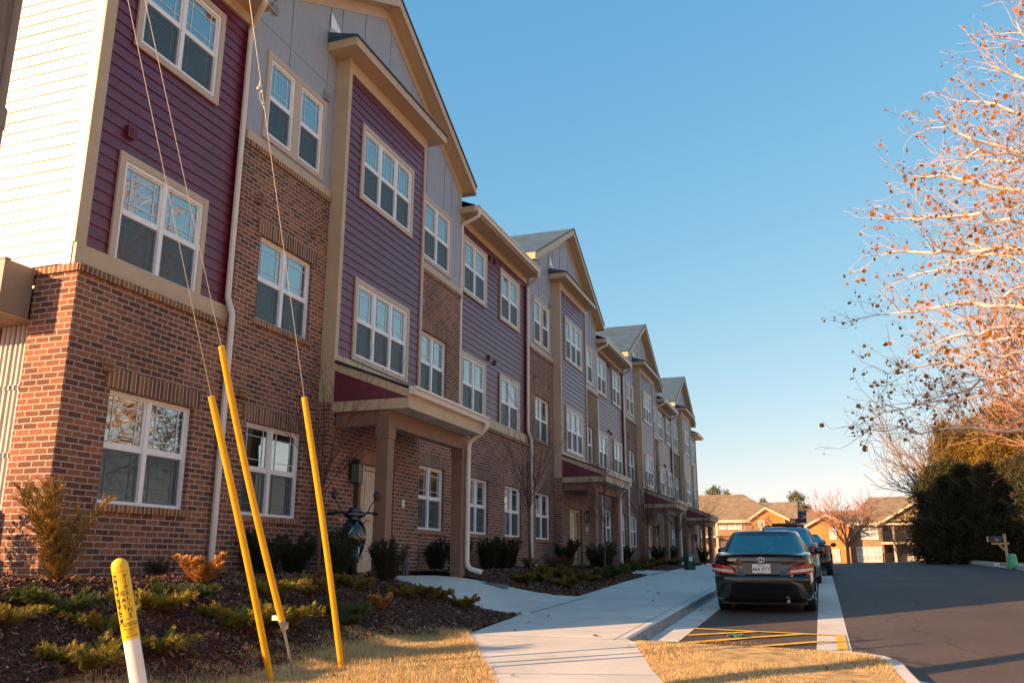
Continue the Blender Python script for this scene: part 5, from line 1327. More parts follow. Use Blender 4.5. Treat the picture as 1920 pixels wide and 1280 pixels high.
def shrub_proto(kind, seed):
    rg = np.random.default_rng(seed); K = SHR[kind]
    st, V = needle_shrub(rg, name=kind, **K)
    lf = fast_mesh('foliage', V, K['leaf_m'], None, 4); st.name = 'stems'; st.data.name = 'stems'
    root = bpy.data.objects.new(KN[kind], None); SC.collection.objects.link(root); root.empty_display_size = .1
    for c in (st, lf): c.parent = root
    LOC[root.name] = (0,0,0); return root
M['yewbark'] = mat('shrub_stem', (.10,.06,.035), .8, .2, 12)
M['yewgold'] = leaf_mat('golden_green_needles', [(.14,.17,.02),(.26,.27,.035),(.40,.32,.045),(.46,.22,.035),(.16,.21,.03)])
M['yewrust'] = leaf_mat('rusty_needles', [(.36,.16,.03),(.20,.17,.03),(.50,.20,.035),(.12,.13,.025),(.42,.22,.04)])
M['yewdark'] = leaf_mat('dark_green_needles', [(.018,.035,.014),(.035,.055,.018),(.05,.065,.02),(.022,.04,.02)])
M['yewgreen'] = leaf_mat('green_needles', [(.05,.09,.02),(.08,.12,.025),(.13,.14,.03),(.05,.075,.02)])
M['fern'] = leaf_mat('yellow_fronds', [(.20,.16,.02),(.28,.19,.03),(.26,.11,.02),(.15,.16,.03)])
M['dryleaf'] = leaf_mat('dried_orange_leaves', [(.55,.24,.06),(.68,.34,.10),(.42,.16,.04),(.72,.44,.16)], .7, .35)
M['russet'] = leaf_mat('russet_leaves', [(.13,.045,.02),(.20,.08,.03),(.09,.05,.02),(.24,.11,.04)], .7, .3)
SHR = {
 'tall':  dict(n=12,h=1.1,rad=.3,lean=.20,curve=.03,twigs=6,per=10,ln=.052,wd=.13,stem_m=M['yewbark'],leaf_m=M['yewrust'],stemr=.010),
 'low':   dict(n=15,h=.52,rad=.3,lean=1.0,curve=.14,twigs=6,per=8,ln=.038,wd=.16,stem_m=M['yewbark'],leaf_m=M['yewgold'],stemr=.006),
 'lowg':  dict(n=15,h=.52,rad=.3,lean=1.0,curve=.14,twigs=6,per=8,ln=.038,wd=.16,stem_m=M['yewbark'],leaf_m=M['yewgreen'],stemr=.006),
 'rustlow': dict(n=14,h=.45,rad=.3,lean=.8,curve=.10,twigs=6,per=8,ln=.038,wd=.16,stem_m=M['yewbark'],leaf_m=M['yewrust'],stemr=.006),
 'dark':  dict(n=24,h=.82,rad=.5,lean=.30,curve=.02,twigs=7,per=8,ln=.045,wd=.17,stem_m=M['yewbark'],leaf_m=M['yewdark'],stemr=.008),
 'fern':  dict(n=18,h=.42,rad=.2,lean=.8,curve=.14,twigs=4,per=8,ln=.05,wd=.14,stem_m=M['yewbark'],leaf_m=M['fern'],stemr=.004),
 'dry':   dict(n=22,h=.45,rad=.25,lean=.6,curve=.05,twigs=5,per=3,ln=.055,wd=.32,stem_m=M['yewbark'],leaf_m=M['dryleaf'],stemr=.004,flat=False),
 'russet': dict(n=24,h=.50,rad=.25,lean=.5,curve=.05,twigs=3,per=3,ln=.036,wd=.26,stem_m=M['yewbark'],leaf_m=M['russet'],stemr=.004,flat=False),
}
KN = {'tall':'yew_shrub','low':'spreading_yew','lowg':'spreading_yew','rustlow':'spreading_yew','dark':'evergreen_shrub','fern':'feathery_shrub','dry':'dried_hydrangea','russet':'russet_shrub'}
pool = {k: [shrub_proto(k, 11+i*7+len(k)) for i in range(3 if k in ('low','dark','fern') else 2)] for k in SHR}
cnt = {k: 0 for k in SHR}
def place_shrub(kind, x, y, s, label, group, rz=None, z=None, sz=None):
    i = cnt[kind]; P = pool[kind]; cnt[kind] += 1
    src = P[i % len(P)]
    o = src if i < len(P) else copy_tree(src)
    zz = (Hs(x,y) if z is None else z)-.01
    o.location = (x,y,zz); o.scale = (s,s,s*(sz or 1)); o.rotation_euler = (0,0, (i*2.399 if rz is None else rz))
    tag(o, label, 'shrub', group); o['used'] = 1
GA, GB, GD, GE = 'spreading yews in the near mulch bed','ornamental shrubs beside the front walks','dark evergreen shrubs along the brick wall','russet shrubs at the foot of the wall'
def gpx(px, py):          # ground point under a pixel
    d = ray(px,py); t_ = 3.
    while t_ < 80:
        p = CAM+d*t_
        if p.z <= Hs(p.x,p.y): return p
        t_ += .02
    return CAM+d*30
near = [('tall',112,1092,1.0,'tall rusty yew standing against the sunlit brick corner',GA),
 ('lowg',118,1148,1.0,'low green yew with upright tips, in front of the tall rusty yew',GA),
 ('low',190,1182,.75,'small golden yew just left of the yellow marker cap',GA),
 ('low',290,1142,1.0,'golden green yew directly right of the marker cap',GA),
 ('lowg',345,1122,.9,'green yew below the first ground floor window',GA),
 ('low',20,1170,.8,'low yew cut off by the left edge of the picture',GA),
 ('low',170,1252,.95,'golden yew at the foot of the marker post, left side',GA),
 ('low',300,1222,.8,'yellowish spreading yew right of the white part of the marker post',GA),
 ('low',455,1178,1.15,'largest golden yew, seen between the left and middle yellow guy guards',GA),
 ('low',530,1172,1.0,'golden yew behind the steel clamp of the middle guy guard',GA),
 ('low',512,1118,1.0,'bright yellow yew between the middle and right guy guards',GA),
 ('rustlow',575,1112,1.0,'orange tinged yew left of the right guy guard',GA),
 ('lowg',655,1158,.95,'green yew right of the right guy guard',GA),
 ('lowg',600,1150,.7,'small green yew right behind the right guy guard',GA),
 ('dry',375,1092,.95,'dried orange hydrangea at the base of the white downspout',GA),
 ('dry',712,1140,.62,'small yellow leafed shrub in the shade beside the front walk',GB),
 ('russet',300,1082,.7,'russet shrub under the sill of the first ground floor window',GE),
 ('russet',480,1078,.95,'russet shrub between the two nearest ground floor windows',GE),
 ('fern',665,1104,1.0,'orange feathery shrub in front of the scooter',GB),
 ('fern',752,1118,.8,'golden feathery shrub at the near corner of the front walk',GB),
 ('fern',790,1120,.95,'yellow feathery shrub beside the near porch post walk edge',GB),
 ('rustlow',822,1122,.7,'rusty low shrub on the edge of the near front walk',GB),
 ('rustlow',868,1138,.8,'rust and green low shrub nearest the sidewalk corner',GB),
 ('lowg',640,1172,.6,'small dark green spreading shrub at the edge of the mulch',GB)]
for a in near:
    p = gpx(a[1],a[2]); place_shrub(a[0], p.x, p.y, a[3]*.92, a[4], a[5])
place_shrub('russet', -1.7, 5.7, 3.0, 'twiggy shrub outside the left edge throwing dappled shade on the brick end', 'russet shrubs at the foot of the wall')
# against the brick wall
for kind, x, y, s, lab, grp in (
 ('dark',.42,10.9,.85,'dark shrub right of the second ground floor window',GD),('dark',.45,11.55,.8,'dark shrub at the left side of the brick porch wall',GD),
 ('dark',1.2,11.62,.80,'dark shrub at the left of the scooter wheel',GD),('dark',1.62,12.38,.80,'dark shrub between the scooter and the near porch post',GD),
 ('dark',.45,16.75,.85,'dark shrub under the window seen between the two near porch posts',GD),('dark',.48,17.9,.85,'dark shrub just left of the second near porch post',GD),
 ('dark',.5,19.6,.95,'dark shrub right of the near porch downspout',GD),('dark',.5,20.5,1.0,'dark shrub left of the first young bare tree',GD),('dark',.5,21.1,.95,'dark shrub touching the first young bare tree',GD),
 ('dark',.6,26.0,1.05,'dark shrub left of the second porch door',GD),('dark',1.5,26.7,1.05,'dark shrub before the first post of the second porch',GD),('dark',1.2,28.6,1.05,'dark shrub between the posts of the second porch',GD),
 ('dark',.6,31.5,1.0,'dark shrub right of the second porch downspout',GD),('dark',.6,34.8,1.0,'dark shrub below the siding between second and third porch',GD),
 ('dark',.9,40.2,1.0,'dark shrub left of the third porch',GD),('dark',1.2,42.6,1.1,'dark shrub between the posts of the third porch',GD),('dark',.8,46.5,1.0,'dark shrub right of the third porch',GD),('dark',1.4,52.5,1.1,'dark shrub left of the fourth porch',GD),
 ('dark',2.3,58.2,1.2,'dark shrub at the far end of the row by the last porch',GD),
 ('russet',.7,22.2,.8,'russet shrub right of the first young bare tree',GE),('russet',.9,23.7,.9,'russet shrub at the foot of the wall downspout',GE),('russet',.9,25.0,.9,'russet shrub below the third ground floor window of the shaded wall',GE),
 ('russet',1.5,30.8,1.0,'russet shrub beyond the second porch walk',GE),('russet',1.6,33.2,1.0,'russet shrub near the second porch tree',GE),('russet',1.4,24.3,.7,'small russet clump in front of the wall downspout',GE)):
    place_shrub(kind, x, y, s, lab, grp)
for kind, px, py, s, lab in (('fern',982,1092,1.0,'orange feathery shrub at the left of the triangular mulch bed'),('fern',1012,1090,1.0,'yellow green feathery shrub, second in the triangular mulch bed'),('fern',1030,1078,1.1,'golden feathery shrub at the middle of the triangular mulch bed'),
  ('fern',1046,1082,1.0,'brown gold feathery shrub behind the pair of yellow ones'),('fern',1058,1100,1.05,'yellow feathery shrub nearest the sidewalk in the triangular bed'),('fern',1080,1090,1.2,'largest yellow feathery shrub in the triangular bed'),
  ('lowg',1112,1082,1.3,'green spreading shrub right of the yellow feathery shrubs'),('lowg',1140,1080,1.3,'green spreading shrub in front of the second porch'),('lowg',1168,1074,1.3,'green spreading shrub by the second porch downspout'),('fern',1105,1088,.8,'small orange tuft among the green spreading shrubs'),
  ('fern',1208,1066,1.1,'yellow tuft at the far tip of the triangular bed'),('lowg',1190,1068,1.2,'green spreading shrub at the far end of the triangular bed'),('rustlow',1228,1060,1.5,'rusty shrub left of the dark green bin'),('fern',1262,1058,1.4,'golden tuft just left of the dark green bin'),('rustlow',1280,1052,1.5,'rusty shrub behind the dark green bin'),('lowg',1245,1056,1.5,'green low shrub between the golden tufts'),('fern',1316,1050,1.4,'golden tuft right of the dark green bin'),('lowg',1330,1050,1.4,'green low shrub at the far sidewalk edge')):
    d = ray(px,py); t_ = 10.
    while t_ < 60:
        p = CAM+d*t_
        if p.z <= Hs(p.x,p.y)+.02: break
        t_ += .05
    place_shrub(kind, min(p.x, 2.6 if p.y > 20 else 3.0), p.y, s, lab, GB)

# ---- young bare trees along the wall -----------------------------------
M['youngbark'] = mat('young_bark', (.11,.065,.045), .8, .2, 10)
M['twig'] = mat('reddish_twigs', (.085,.035,.028), .8, .2, 10)
def young_tree(seed, h):
    rg = np.random.default_rng(seed); out = []; tips = []
    prm = dict(seg=[.3,.2,.14,.12], wob=.06, up=.06, kids=[0,5,4,0], ang=(.25,.6), ratio=(.5,.75), rr=.55, tap=.45, f0=.2, depth=3)
    p = np.zeros(3); n = 8; hs = h*.42; pts = []
    for i in range(n): q = p+np.array([rg.normal()*.012, rg.normal()*.012, hs/n]); out.append((p, .034-.002*i, q, .032-.002*i, 0)); p = q
    k = 9
    for i in range(k):
        a = i*2.4+rg.uniform(-.3,.3); d = nrm(np.array([math.cos(a)*.55, math.sin(a)*.55, 1.0])); b = p-np.array([0,0,.35*i/k])
        grow(rg, b, d, h*rg.uniform(.26,.36), .014, 1, out, tips, prm)
    grow(rg, p, np.array([0,0,1.]), h*.36, .02, 1, out, tips, prm)
    root = bpy.data.objects.new('young_tree', None); SC.collection.objects.link(root); LOC[root.name] = (0,0,0)
    seg_mesh('trunk', [s[:4] for s in out if s[4] == 0], M['youngbark'], root, 8)
    seg_mesh('crown', [(s[0], max(s[1]*.8,.0028), s[2], max(s[3]*.8,.0024)) for s in out if s[4] > 0], M['twig'], root, 3)
    return root
yp = [young_tree(3, 3.6), young_tree(8, 3.9)]
for i, (x, y, s, lab) in enumerate(((1.0,11.35,.95,'young bare tree between the second ground floor window and the near porch'),(1.15,20.9,1.05,'young bare tree before the brick wall right of the near porch'),
      (1.75,26.3,1.05,'young bare tree in front of the second porch door'),(1.9,32.3,1.1,'young bare tree right of the second porch'),(1.9,39.9,1.0,'young bare tree before the third porch'),(2.0,49.2,1.0,'young bare tree far along the row before the fourth porch'))):
    o = yp[i] if i < 2 else copy_tree(yp[i % 2]); o.location = (x,y,Hs(x,y)-.02); o.scale = (s,s,s); o.rotation_euler = (0,0,i*1.3); tag(o, lab, 'tree', 'young bare trees along the building')

# ---- the sycamore leaning in from the right ------------------------------
M['whitebark'] = mat('white_sycamore_bark', (.78,.70,.62), .6, .25, 5, .2, 20)
M['sytwig'] = mat('sycamore_twigs', (.50,.34,.26), .7, .3, 4)
M['syleaf'] = leaf_mat('orange_sycamore_leaves', [(.42,.15,.02),(.55,.24,.04),(.30,.10,.02),(.60,.30,.08)], .6, .45)
M['syball'] = mat('sycamore_seed_ball', (.20,.10,.045), .9, .2, 20)
def sycamore():
    rg = np.random.default_rng(21); Y0 = 22.0; base = np.array([15.6, 22.4, .1])
    out = []; tips = []
    trunk = [base, base+[.1,-.1,3], base+[-.1,-.2,6], base+[-.3,-.2,9.5], base+[-.35,-.3,13], base+[-.2,-.2,17.5]]
    rad = [.36,.31,.27,.22,.15,.07]
    for a, b, r0, r1 in zip(trunk, trunk[1:], rad, rad[1:]): out.append((np.array(a), r0, np.array(b), r1, 0))
    def on_trunk(z):
        for a, b in zip(trunk, trunk[1:]):
            if a[2] <= z <= b[2]+1e-6: return a+(b-a)*(z-a[2])/(b[2]-a[2])
        return trunk[-1]
    prm = dict(seg=[.5,.4,.25,.16,.12], wob=.11, up=.03, kids=[0,4,3,2,0], ang=(.4,1.0), ratio=(.42,.62), rr=.52, tap=.35, f0=.15, depth=4)
    # main limbs: (start height, tip pixel, tip distance, start radius)
    limbs = [(3.6,(1632,805),21.0,.05),(4.6,(1660,770),21.5,.05),(5.2,(1665,700),20.0,.06),(5.6,(1755,745),22.5,.08),(6.2,(1650,590),21.0,.12),(6.6,(1720,655),19.5,.09),
             (7.2,(1648,480),21.5,.12),(7.8,(1662,410),20.5,.10),(8.2,(1700,520),23.0,.09),(8.6,(1700,330),21.5,.10),(9.2,(1745,240),21.0,.10),(9.8,(1790,300),19.5,.08),
             (10.4,(1800,190),22.0,.09),(11.2,(1850,120),21.0,.09),(12,(1905,40),21.5,.08),(7.0,(1860,560),19.0,.09),(8.8,(1880,380),19.5,.09),(5.8,(1850,640),24,.09),(4.2,(1790,800),23.5,.05),(13,(1930,-60),22.5,.08),(10,(1850,300),23.5,.08),(6.4,(1800,450),24,.08)]
    full = [(z0, np.array(at(px,py,'Y',Yt)), r0) for z0, (px,py), Yt, r0 in limbs]
    for z0, tp, r0 in list(full):                         # the far side of the crown, mostly outside the picture
        if rg.random() < .62: full.append((z0+.4, np.array([2*base[0]-tp[0]-.8, base[1]+(base[1]-tp[1])*1.5+rg.uniform(-3,3.5), tp[2]+rg.uniform(-.5,.5)]), r0))
    for z0, tip, r0 in full:
        s = on_trunk(z0+base[2]-1.2+rg.uniform(-.2,.2)); L = np.linalg.norm(tip-s)
        mid = s+(tip-s)*.45+np.array([0,0,.10*L])+rg.normal(size=3)*.04*L
        n = int(L/.35); P = []
        for i in range(n+1):
            t_ = i/n; P.append(s*(1-t_)**2+mid*2*t_*(1-t_)+tip*t_*t_+ (rg.normal(size=3)*.05 if 0 < i < n else 0))
        for i in range(n):
            ra, rb = r0*.66*(1-i/n)**.7+.010, r0*.66*(1-(i+1)/n)**.7+.010; out.append((P[i], ra, P[i+1], rb, 1))
        for i in range(int(n*.22), n+1):
            d0 = nrm(P[min(i,n)]-P[max(0,min(i,n)-1)])
            for _ in range(2):
                a = rg.uniform(.4,1.1); ax = nrm(np.cross(d0, rnd_unit(rg))); dd = nrm(d0*math.cos(a)+ax*math.sin(a)+np.array([0,0,.15]))
                grow(rg, P[min(i,n)], dd, rg.uniform(.9,1.9)*(1.2-.75*i/n), .018, 2, out, tips, prm)
    t = thing('sycamore_tree', tuple(base), 'tall sycamore with white limbs, orange leaves and seed balls at the right edge', 'tree')
    big = [s[:4] for s in out if s[4] <= 1]; sm_ = [(s[0], max(s[1]*.6,.0045), s[2], max(s[3]*.6,.0038)) for s in out if s[4] > 1]
    seg_mesh('trunk', [s[:4] for s in out if s[4] == 0], M['whitebark'], t, 12)
    seg_mesh('limb', [s[:4] for s in out if s[4] == 1], M['whitebark'], t, 7)
    tw = seg_mesh('twigs', sm_, M['sytwig'], t, 3); tw['kind'] = 'stuff'
    # leaves and seed balls hang from twig ends
    T = [q for q in tips if q[2] >= 3]; T = [T[i] for i in rg.permutation(len(T))]
    nl = 3300; V = []
    for (p, d, _) in T[:nl]:
        a = rg.uniform(0,6.28); D = nrm(np.array([math.cos(a)*.6, math.sin(a)*.6, -1.0+rg.uniform(0,.8)])); S = nrm(np.cross(D, rnd_unit(rg))); w_ = rg.uniform(.03,.078); p = p-np.array([0,0,.03])
        for sgn, k in ((-1,1),(1,1)):                     # a curled leaf: two bent halves of three lobes
            c = np.cross(D,S)*w_*.5*rg.uniform(-1,1)
            V.append(np.stack([p, p+D*w_*.8+S*sgn*w_*.9+c, p+D*w_*1.5+S*sgn*w_*.35+c, p+D*w_*1.7]))
    fast_mesh('leaves', V, M['syleaf'], t, 4)['kind'] = 'stuff'
    b = MB(); V = []; F = []
    import bmesh
    bm = bmesh.new(); bmesh.ops.create_icosphere(bm, subdivisions=1, radius=1); iv = np.array([v.co[:] for v in bm.verts]); bf = [[v.index for v in f.verts] for f in bm.faces]; bm.free()
    tri = iv[np.array(bf)]
    q = np.concatenate([tri*rg.uniform(.018,.03)+(p-np.array([0,0,.07+rg.uniform(0,.05)])) for (p,d,_) in T[nl:nl+2000]])
    fast_mesh('seed_balls', q, M['syball'], t, 3)['kind'] = 'stuff'
sycamore()

# ---- bare trees far off ---------------------------------------------------
M['barebark'] = mat('bare_tree_bark', (.26,.17,.12), .8, .25, 3)
M['pinktwig'] = mat('pinkish_twigs', (.36,.17,.11), .8, .2, 3)
def bare_tree(name, seed, h, spread, twig_r, m1, m2, kids=(0,4,4,4,3), lean=(0,0), trunk=.3, tr=.16, up=.07, depth=4):
    rg = np.random.default_rng(seed); out = []; tips = []
    prm = dict(seg=[1,.9,.6,.45,.4], wob=.10, up=up, kids=list(kids)+[0], ang=(.3,.75), ratio=(.55,.78), rr=.58, tap=.4, f0=.25, depth=depth)
    p = np.zeros(3)
    for i in range(4): q = p+np.array([lean[0]*h*.02, lean[1]*h*.02, h*trunk/4]); out.append((p, tr*(1-.06*i), q, tr*(1-.06*(i+1)), 0)); p = q
    for i in range(7):
        a = i*2.4+rg.uniform(-.4,.4); d = nrm(np.array([math.cos(a)*spread+lean[0], math.sin(a)*spread+lean[1], 1])); grow(rg, p-np.array([0,0,rg.uniform(0,.08)*h]), d, h*rg.uniform(.24,.34), tr*.5, 1, out, tips, prm)
    root = bpy.data.objects.new(name, None); SC.collection.objects.link(root); LOC[root.name] = (0,0,0)
    seg_mesh('trunk', [s[:4] for s in out if s[4] <= 1], m1, root, 7); seg_mesh('crown', [(s[0], max(s[1],twig_r), s[2], max(s[3],twig_r)) for s in out if s[4] > 1], m2, root, 3)
    return root
BT1 = bare_tree('bare_tree', 5, 10.5, .75, .014, M['barebark'], M['pinktwig'], kids=(0,5,5,5,3))
BT2 = bare_tree('bare_tree', 9, 9.0, .85, .012, M['barebark'], M['barebark'], kids=(0,5,5,4,3))
def put(o, first, x, y, z, s, lab, rz, grp):
    c = o if first else copy_tree(o); c.location = (x,y,z); c.scale = (s,s,s) if not hasattr(s,'__len__') else s; c.rotation_euler = (0,0,rz); tag(c, lab, 'tree', grp); return c
GBT = 'bare winter trees beyond the parked cars and hedge'
q = at(1592,1060,'Y',78); put(BT1, True, q.x, 78, -.6, (1.0,1.0,.74), 'bare tree with spreading twigs right in front of the far brick gable', 0, GBT)
q = at(1432,1060,'Y',80); put(BT2, True, q.x, 80, -.6, .70, 'small bare tree in front of the left far house', 1., GBT)
q = at(1790,1060,'Y',56); put(BT2, False, q.x, 56, -.3, (1.30,1.30,1.25), 'large bare tree rising behind the left end of the hedge', 2.2, GBT)
q = at(1900,1060,'Y',44); put(BT1, False, q.x+3.2, 46, -.1, (1.25,1.25,1.5), 'tall pinkish bare tree behind the cedars under the sycamore', 3., GBT)
q = at(1840,1060,'Y',62); put(BT1, False, q.x+1.5, 66, -.3, 1.0, 'pinkish bare tree between the hedge and the sycamore limbs', 4.1, GBT)
q = at(1490,1060,'Y',100); put(BT2, False, q.x-6, 104, -.8, .95, 'bare twiggy tree showing above the left far roof', .4, GBT)
q = at(1690,1060,'Y',76); put(BT2, False, q.x, 76, -.6, .5, 'small bare tree in front of the far balconies', 5., GBT)
for x, y, s, lab in ((30,6,1.35,'bare tree on the far side of the road, mirrored in the windows'),(33,-6,1.3,'bare tree behind the camera mirrored in the windows'),(29,17,1.4,'bare tree right of the frame mirrored in the windows'),(34,27,1.3,'bare tree beyond the road to the right'),(31,-16,1.3,'bare tree far behind the camera')):
    put(BT1, False, x, y, -.3, s, lab, x*1.7, 'bare trees across the road outside the picture')

# ---- cedar hedge ---------------------------------------------------------
M['cedar'] = leaf_mat('cedar_green', [(.008,.014,.006),(.017,.024,.009),(.028,.030,.010),(.013,.020,.009),(.035,.028,.011)], .7, .1)
M['cedargold'] = leaf_mat('golden_cedar', [(.30,.17,.02),(.42,.24,.03),(.22,.14,.02),(.14,.12,.02)], .7, .25)
M['cedarbark'] = mat('cedar_bark', (.09,.05,.035), .9, .3, 5, stretch=(4,4,.5))
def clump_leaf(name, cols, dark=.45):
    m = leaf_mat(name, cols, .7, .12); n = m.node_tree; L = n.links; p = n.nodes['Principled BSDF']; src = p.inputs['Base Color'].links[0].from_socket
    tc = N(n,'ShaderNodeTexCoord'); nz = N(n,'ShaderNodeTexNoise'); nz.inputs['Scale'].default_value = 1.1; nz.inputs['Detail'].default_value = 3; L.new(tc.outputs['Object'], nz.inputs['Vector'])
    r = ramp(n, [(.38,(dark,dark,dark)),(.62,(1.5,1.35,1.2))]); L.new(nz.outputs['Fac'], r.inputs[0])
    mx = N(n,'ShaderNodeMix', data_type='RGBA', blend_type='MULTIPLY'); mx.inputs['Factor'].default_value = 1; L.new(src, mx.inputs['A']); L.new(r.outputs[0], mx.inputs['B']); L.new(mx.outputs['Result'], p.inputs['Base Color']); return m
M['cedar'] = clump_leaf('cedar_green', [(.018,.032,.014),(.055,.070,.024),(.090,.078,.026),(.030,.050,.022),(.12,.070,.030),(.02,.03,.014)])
def cedar(seed, h, r, leaf_m, nb=150, per=34, ls=.15, round_=.7):
    rg = np.random.default_rng(seed); V = []
    root = bpy.data.objects.new('cedar_tree', None); SC.collection.objects.link(root); LOC[root.name] = (0,0,0)
    st = [(np.zeros(3), .16, np.array([.05,0,h*.5]), .10), (np.array([.05,0,h*.5]), .10, np.array([0,.05,h*.97]), .02)]
    ph = rg.uniform(0,6.28,4)
    for i in range(nb):
        t_ = (i+.5)/nb; a = i*2.39996+rg.normal()*.25
        z0 = h*t_**.9*.92; prof = (1-t_)**round_; prof *= min(1, .62+t_*2.2)
        lump = 1+.22*math.sin(2*a+ph[0]+5*t_)+.16*math.sin(5*a+ph[1]-9*t_)+rg.normal()*.20
        L_ = max(.35, r*prof*lump); up = .35+.9*t_
        d = nrm(np.array([math.cos(a), math.sin(a), up])); p = np.array([0,0,max(.1,z0-.2)]); tip = p+d*L_
        st.append((p, .035, tip, .006))
        nf = max(5, int(L_/.20))
        for j in range(nf):                                  # feathery sprays along the bough
            f = .25+.75*(j+rg.uniform(0,1))/nf; c = p+d*L_*f+np.array([0,0,-.12*L_*math.sin(math.pi*f)]); sp = (.09+.20*(1-f))*(.8+r*.2)
            dd = nrm(d+rg.normal(size=3)*.55+[0,0,.35]); P = c+rg.normal(size=(per,3))*sp*.8+dd*rg.uniform(-.15,.35,(per,1))
            D = rg.normal(size=(per,3))*.45+dd; D /= np.linalg.norm(D,axis=1,keepdims=True); V.append(leaf_quads(P, D, rg.normal(size=(per,3)), rg.uniform(.5,1.3,per)*ls, rg.uniform(.6,1.2,per)*ls*.16))
    seg_mesh('trunk', st, M['cedarbark'], root, 5); fast_mesh('crown', np.concatenate(V), leaf_m, root, 4)
    return root
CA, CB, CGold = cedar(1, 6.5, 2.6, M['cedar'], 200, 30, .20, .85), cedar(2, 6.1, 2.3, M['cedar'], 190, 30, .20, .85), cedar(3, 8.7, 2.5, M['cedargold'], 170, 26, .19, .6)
GH = 'dark cedars forming the roadside hedge'
def bx(px, Y): return at(px,1056,'Y',Y).x
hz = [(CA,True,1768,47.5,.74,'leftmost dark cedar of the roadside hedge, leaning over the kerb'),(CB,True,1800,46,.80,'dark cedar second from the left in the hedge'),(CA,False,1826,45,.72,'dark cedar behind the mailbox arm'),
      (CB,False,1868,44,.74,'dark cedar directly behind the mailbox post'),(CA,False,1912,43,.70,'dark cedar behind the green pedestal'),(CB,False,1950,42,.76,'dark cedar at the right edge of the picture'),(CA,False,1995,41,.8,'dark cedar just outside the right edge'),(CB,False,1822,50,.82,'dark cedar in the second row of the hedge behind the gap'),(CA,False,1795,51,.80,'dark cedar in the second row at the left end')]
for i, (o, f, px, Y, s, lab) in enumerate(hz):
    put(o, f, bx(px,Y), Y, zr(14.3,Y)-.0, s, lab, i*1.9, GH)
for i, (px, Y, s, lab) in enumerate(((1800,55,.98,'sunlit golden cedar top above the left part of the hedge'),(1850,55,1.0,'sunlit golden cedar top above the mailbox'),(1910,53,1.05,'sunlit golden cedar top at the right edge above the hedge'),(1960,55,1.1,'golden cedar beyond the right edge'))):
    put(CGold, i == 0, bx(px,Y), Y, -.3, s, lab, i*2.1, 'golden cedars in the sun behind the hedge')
# pines beyond the roofs
M['pine'] = leaf_mat('pine_green', [(.045,.055,.015),(.09,.085,.02),(.15,.11,.03),(.03,.045,.015)], .7, .15)
def pine(seed, h, r):
    rg = np.random.default_rng(seed); V = []; st = [(np.zeros(3), .28, np.array([.3,0,h*.72]), .16)]
    root = bpy.data.objects.new('pine_tree', None); SC.collection.objects.link(root); LOC[root.name] = (0,0,0)
    for i in range(90):
        a = rg.uniform(0,6.283); t_ = rg.uniform(-.9,1); rr = r*math.sqrt(max(0,1-t_*t_))*rg.uniform(.45,1); c = np.array([.3+math.cos(a)*rr, math.sin(a)*rr, h*.80+r*.62*t_])
        st.append((np.array([.3,0,h*.70]), .05, c, .02)); n = 34; P = c+rg.normal(size=(n,3))*np.array([.55,.55,.22])
        D = rg.normal(size=(n,3))+[0,0,.5]; D /= np.linalg.norm(D,axis=1,keepdims=True); V.append(leaf_quads(P, D, rg.normal(size=(n,3)), rg.uniform(.3,.6,n), rg.uniform(.05,.1,n)))
    seg_mesh('trunk', st, M['barebark'], root, 5); fast_mesh('crown', np.concatenate(V), M['pine'], root, 4); return root
PN = pine(4, 13, 3.6)
for i, (px, py, Y, s, lab) in enumerate(((1338,914,130,.42,'round crowned pine above the left end of the far roof'),(1362,921,135,.26,'small pine just right of the left roof pine'),(1432,936,120,.22,'pine tip above the middle of the left far roof'),(1497,924,118,.42,'round crowned pine in the gap between the two far houses'),(1518,950,128,.22,'low pine crown just above the small roof right of the gap pine'))):
    q = at(px,py,'Y',Y); zs = (q.z+1.5)/(13*.80+3.6*.62); put(PN, i == 0, q.x-.3*s, Y, -1.5, (s,s,zs), lab, i*1.1, 'pines beyond the far roofs')

for k_, P_ in pool.items():                       # a prototype nobody placed is removed again
    for o_ in P_:
        if 'used' not in o_:
            for c_ in list(o_.children): bpy.data.objects.remove(c_)
            bpy.data.objects.remove(o_)
for o_ in SC.objects:
    if 'used' in o_: del o_['used']
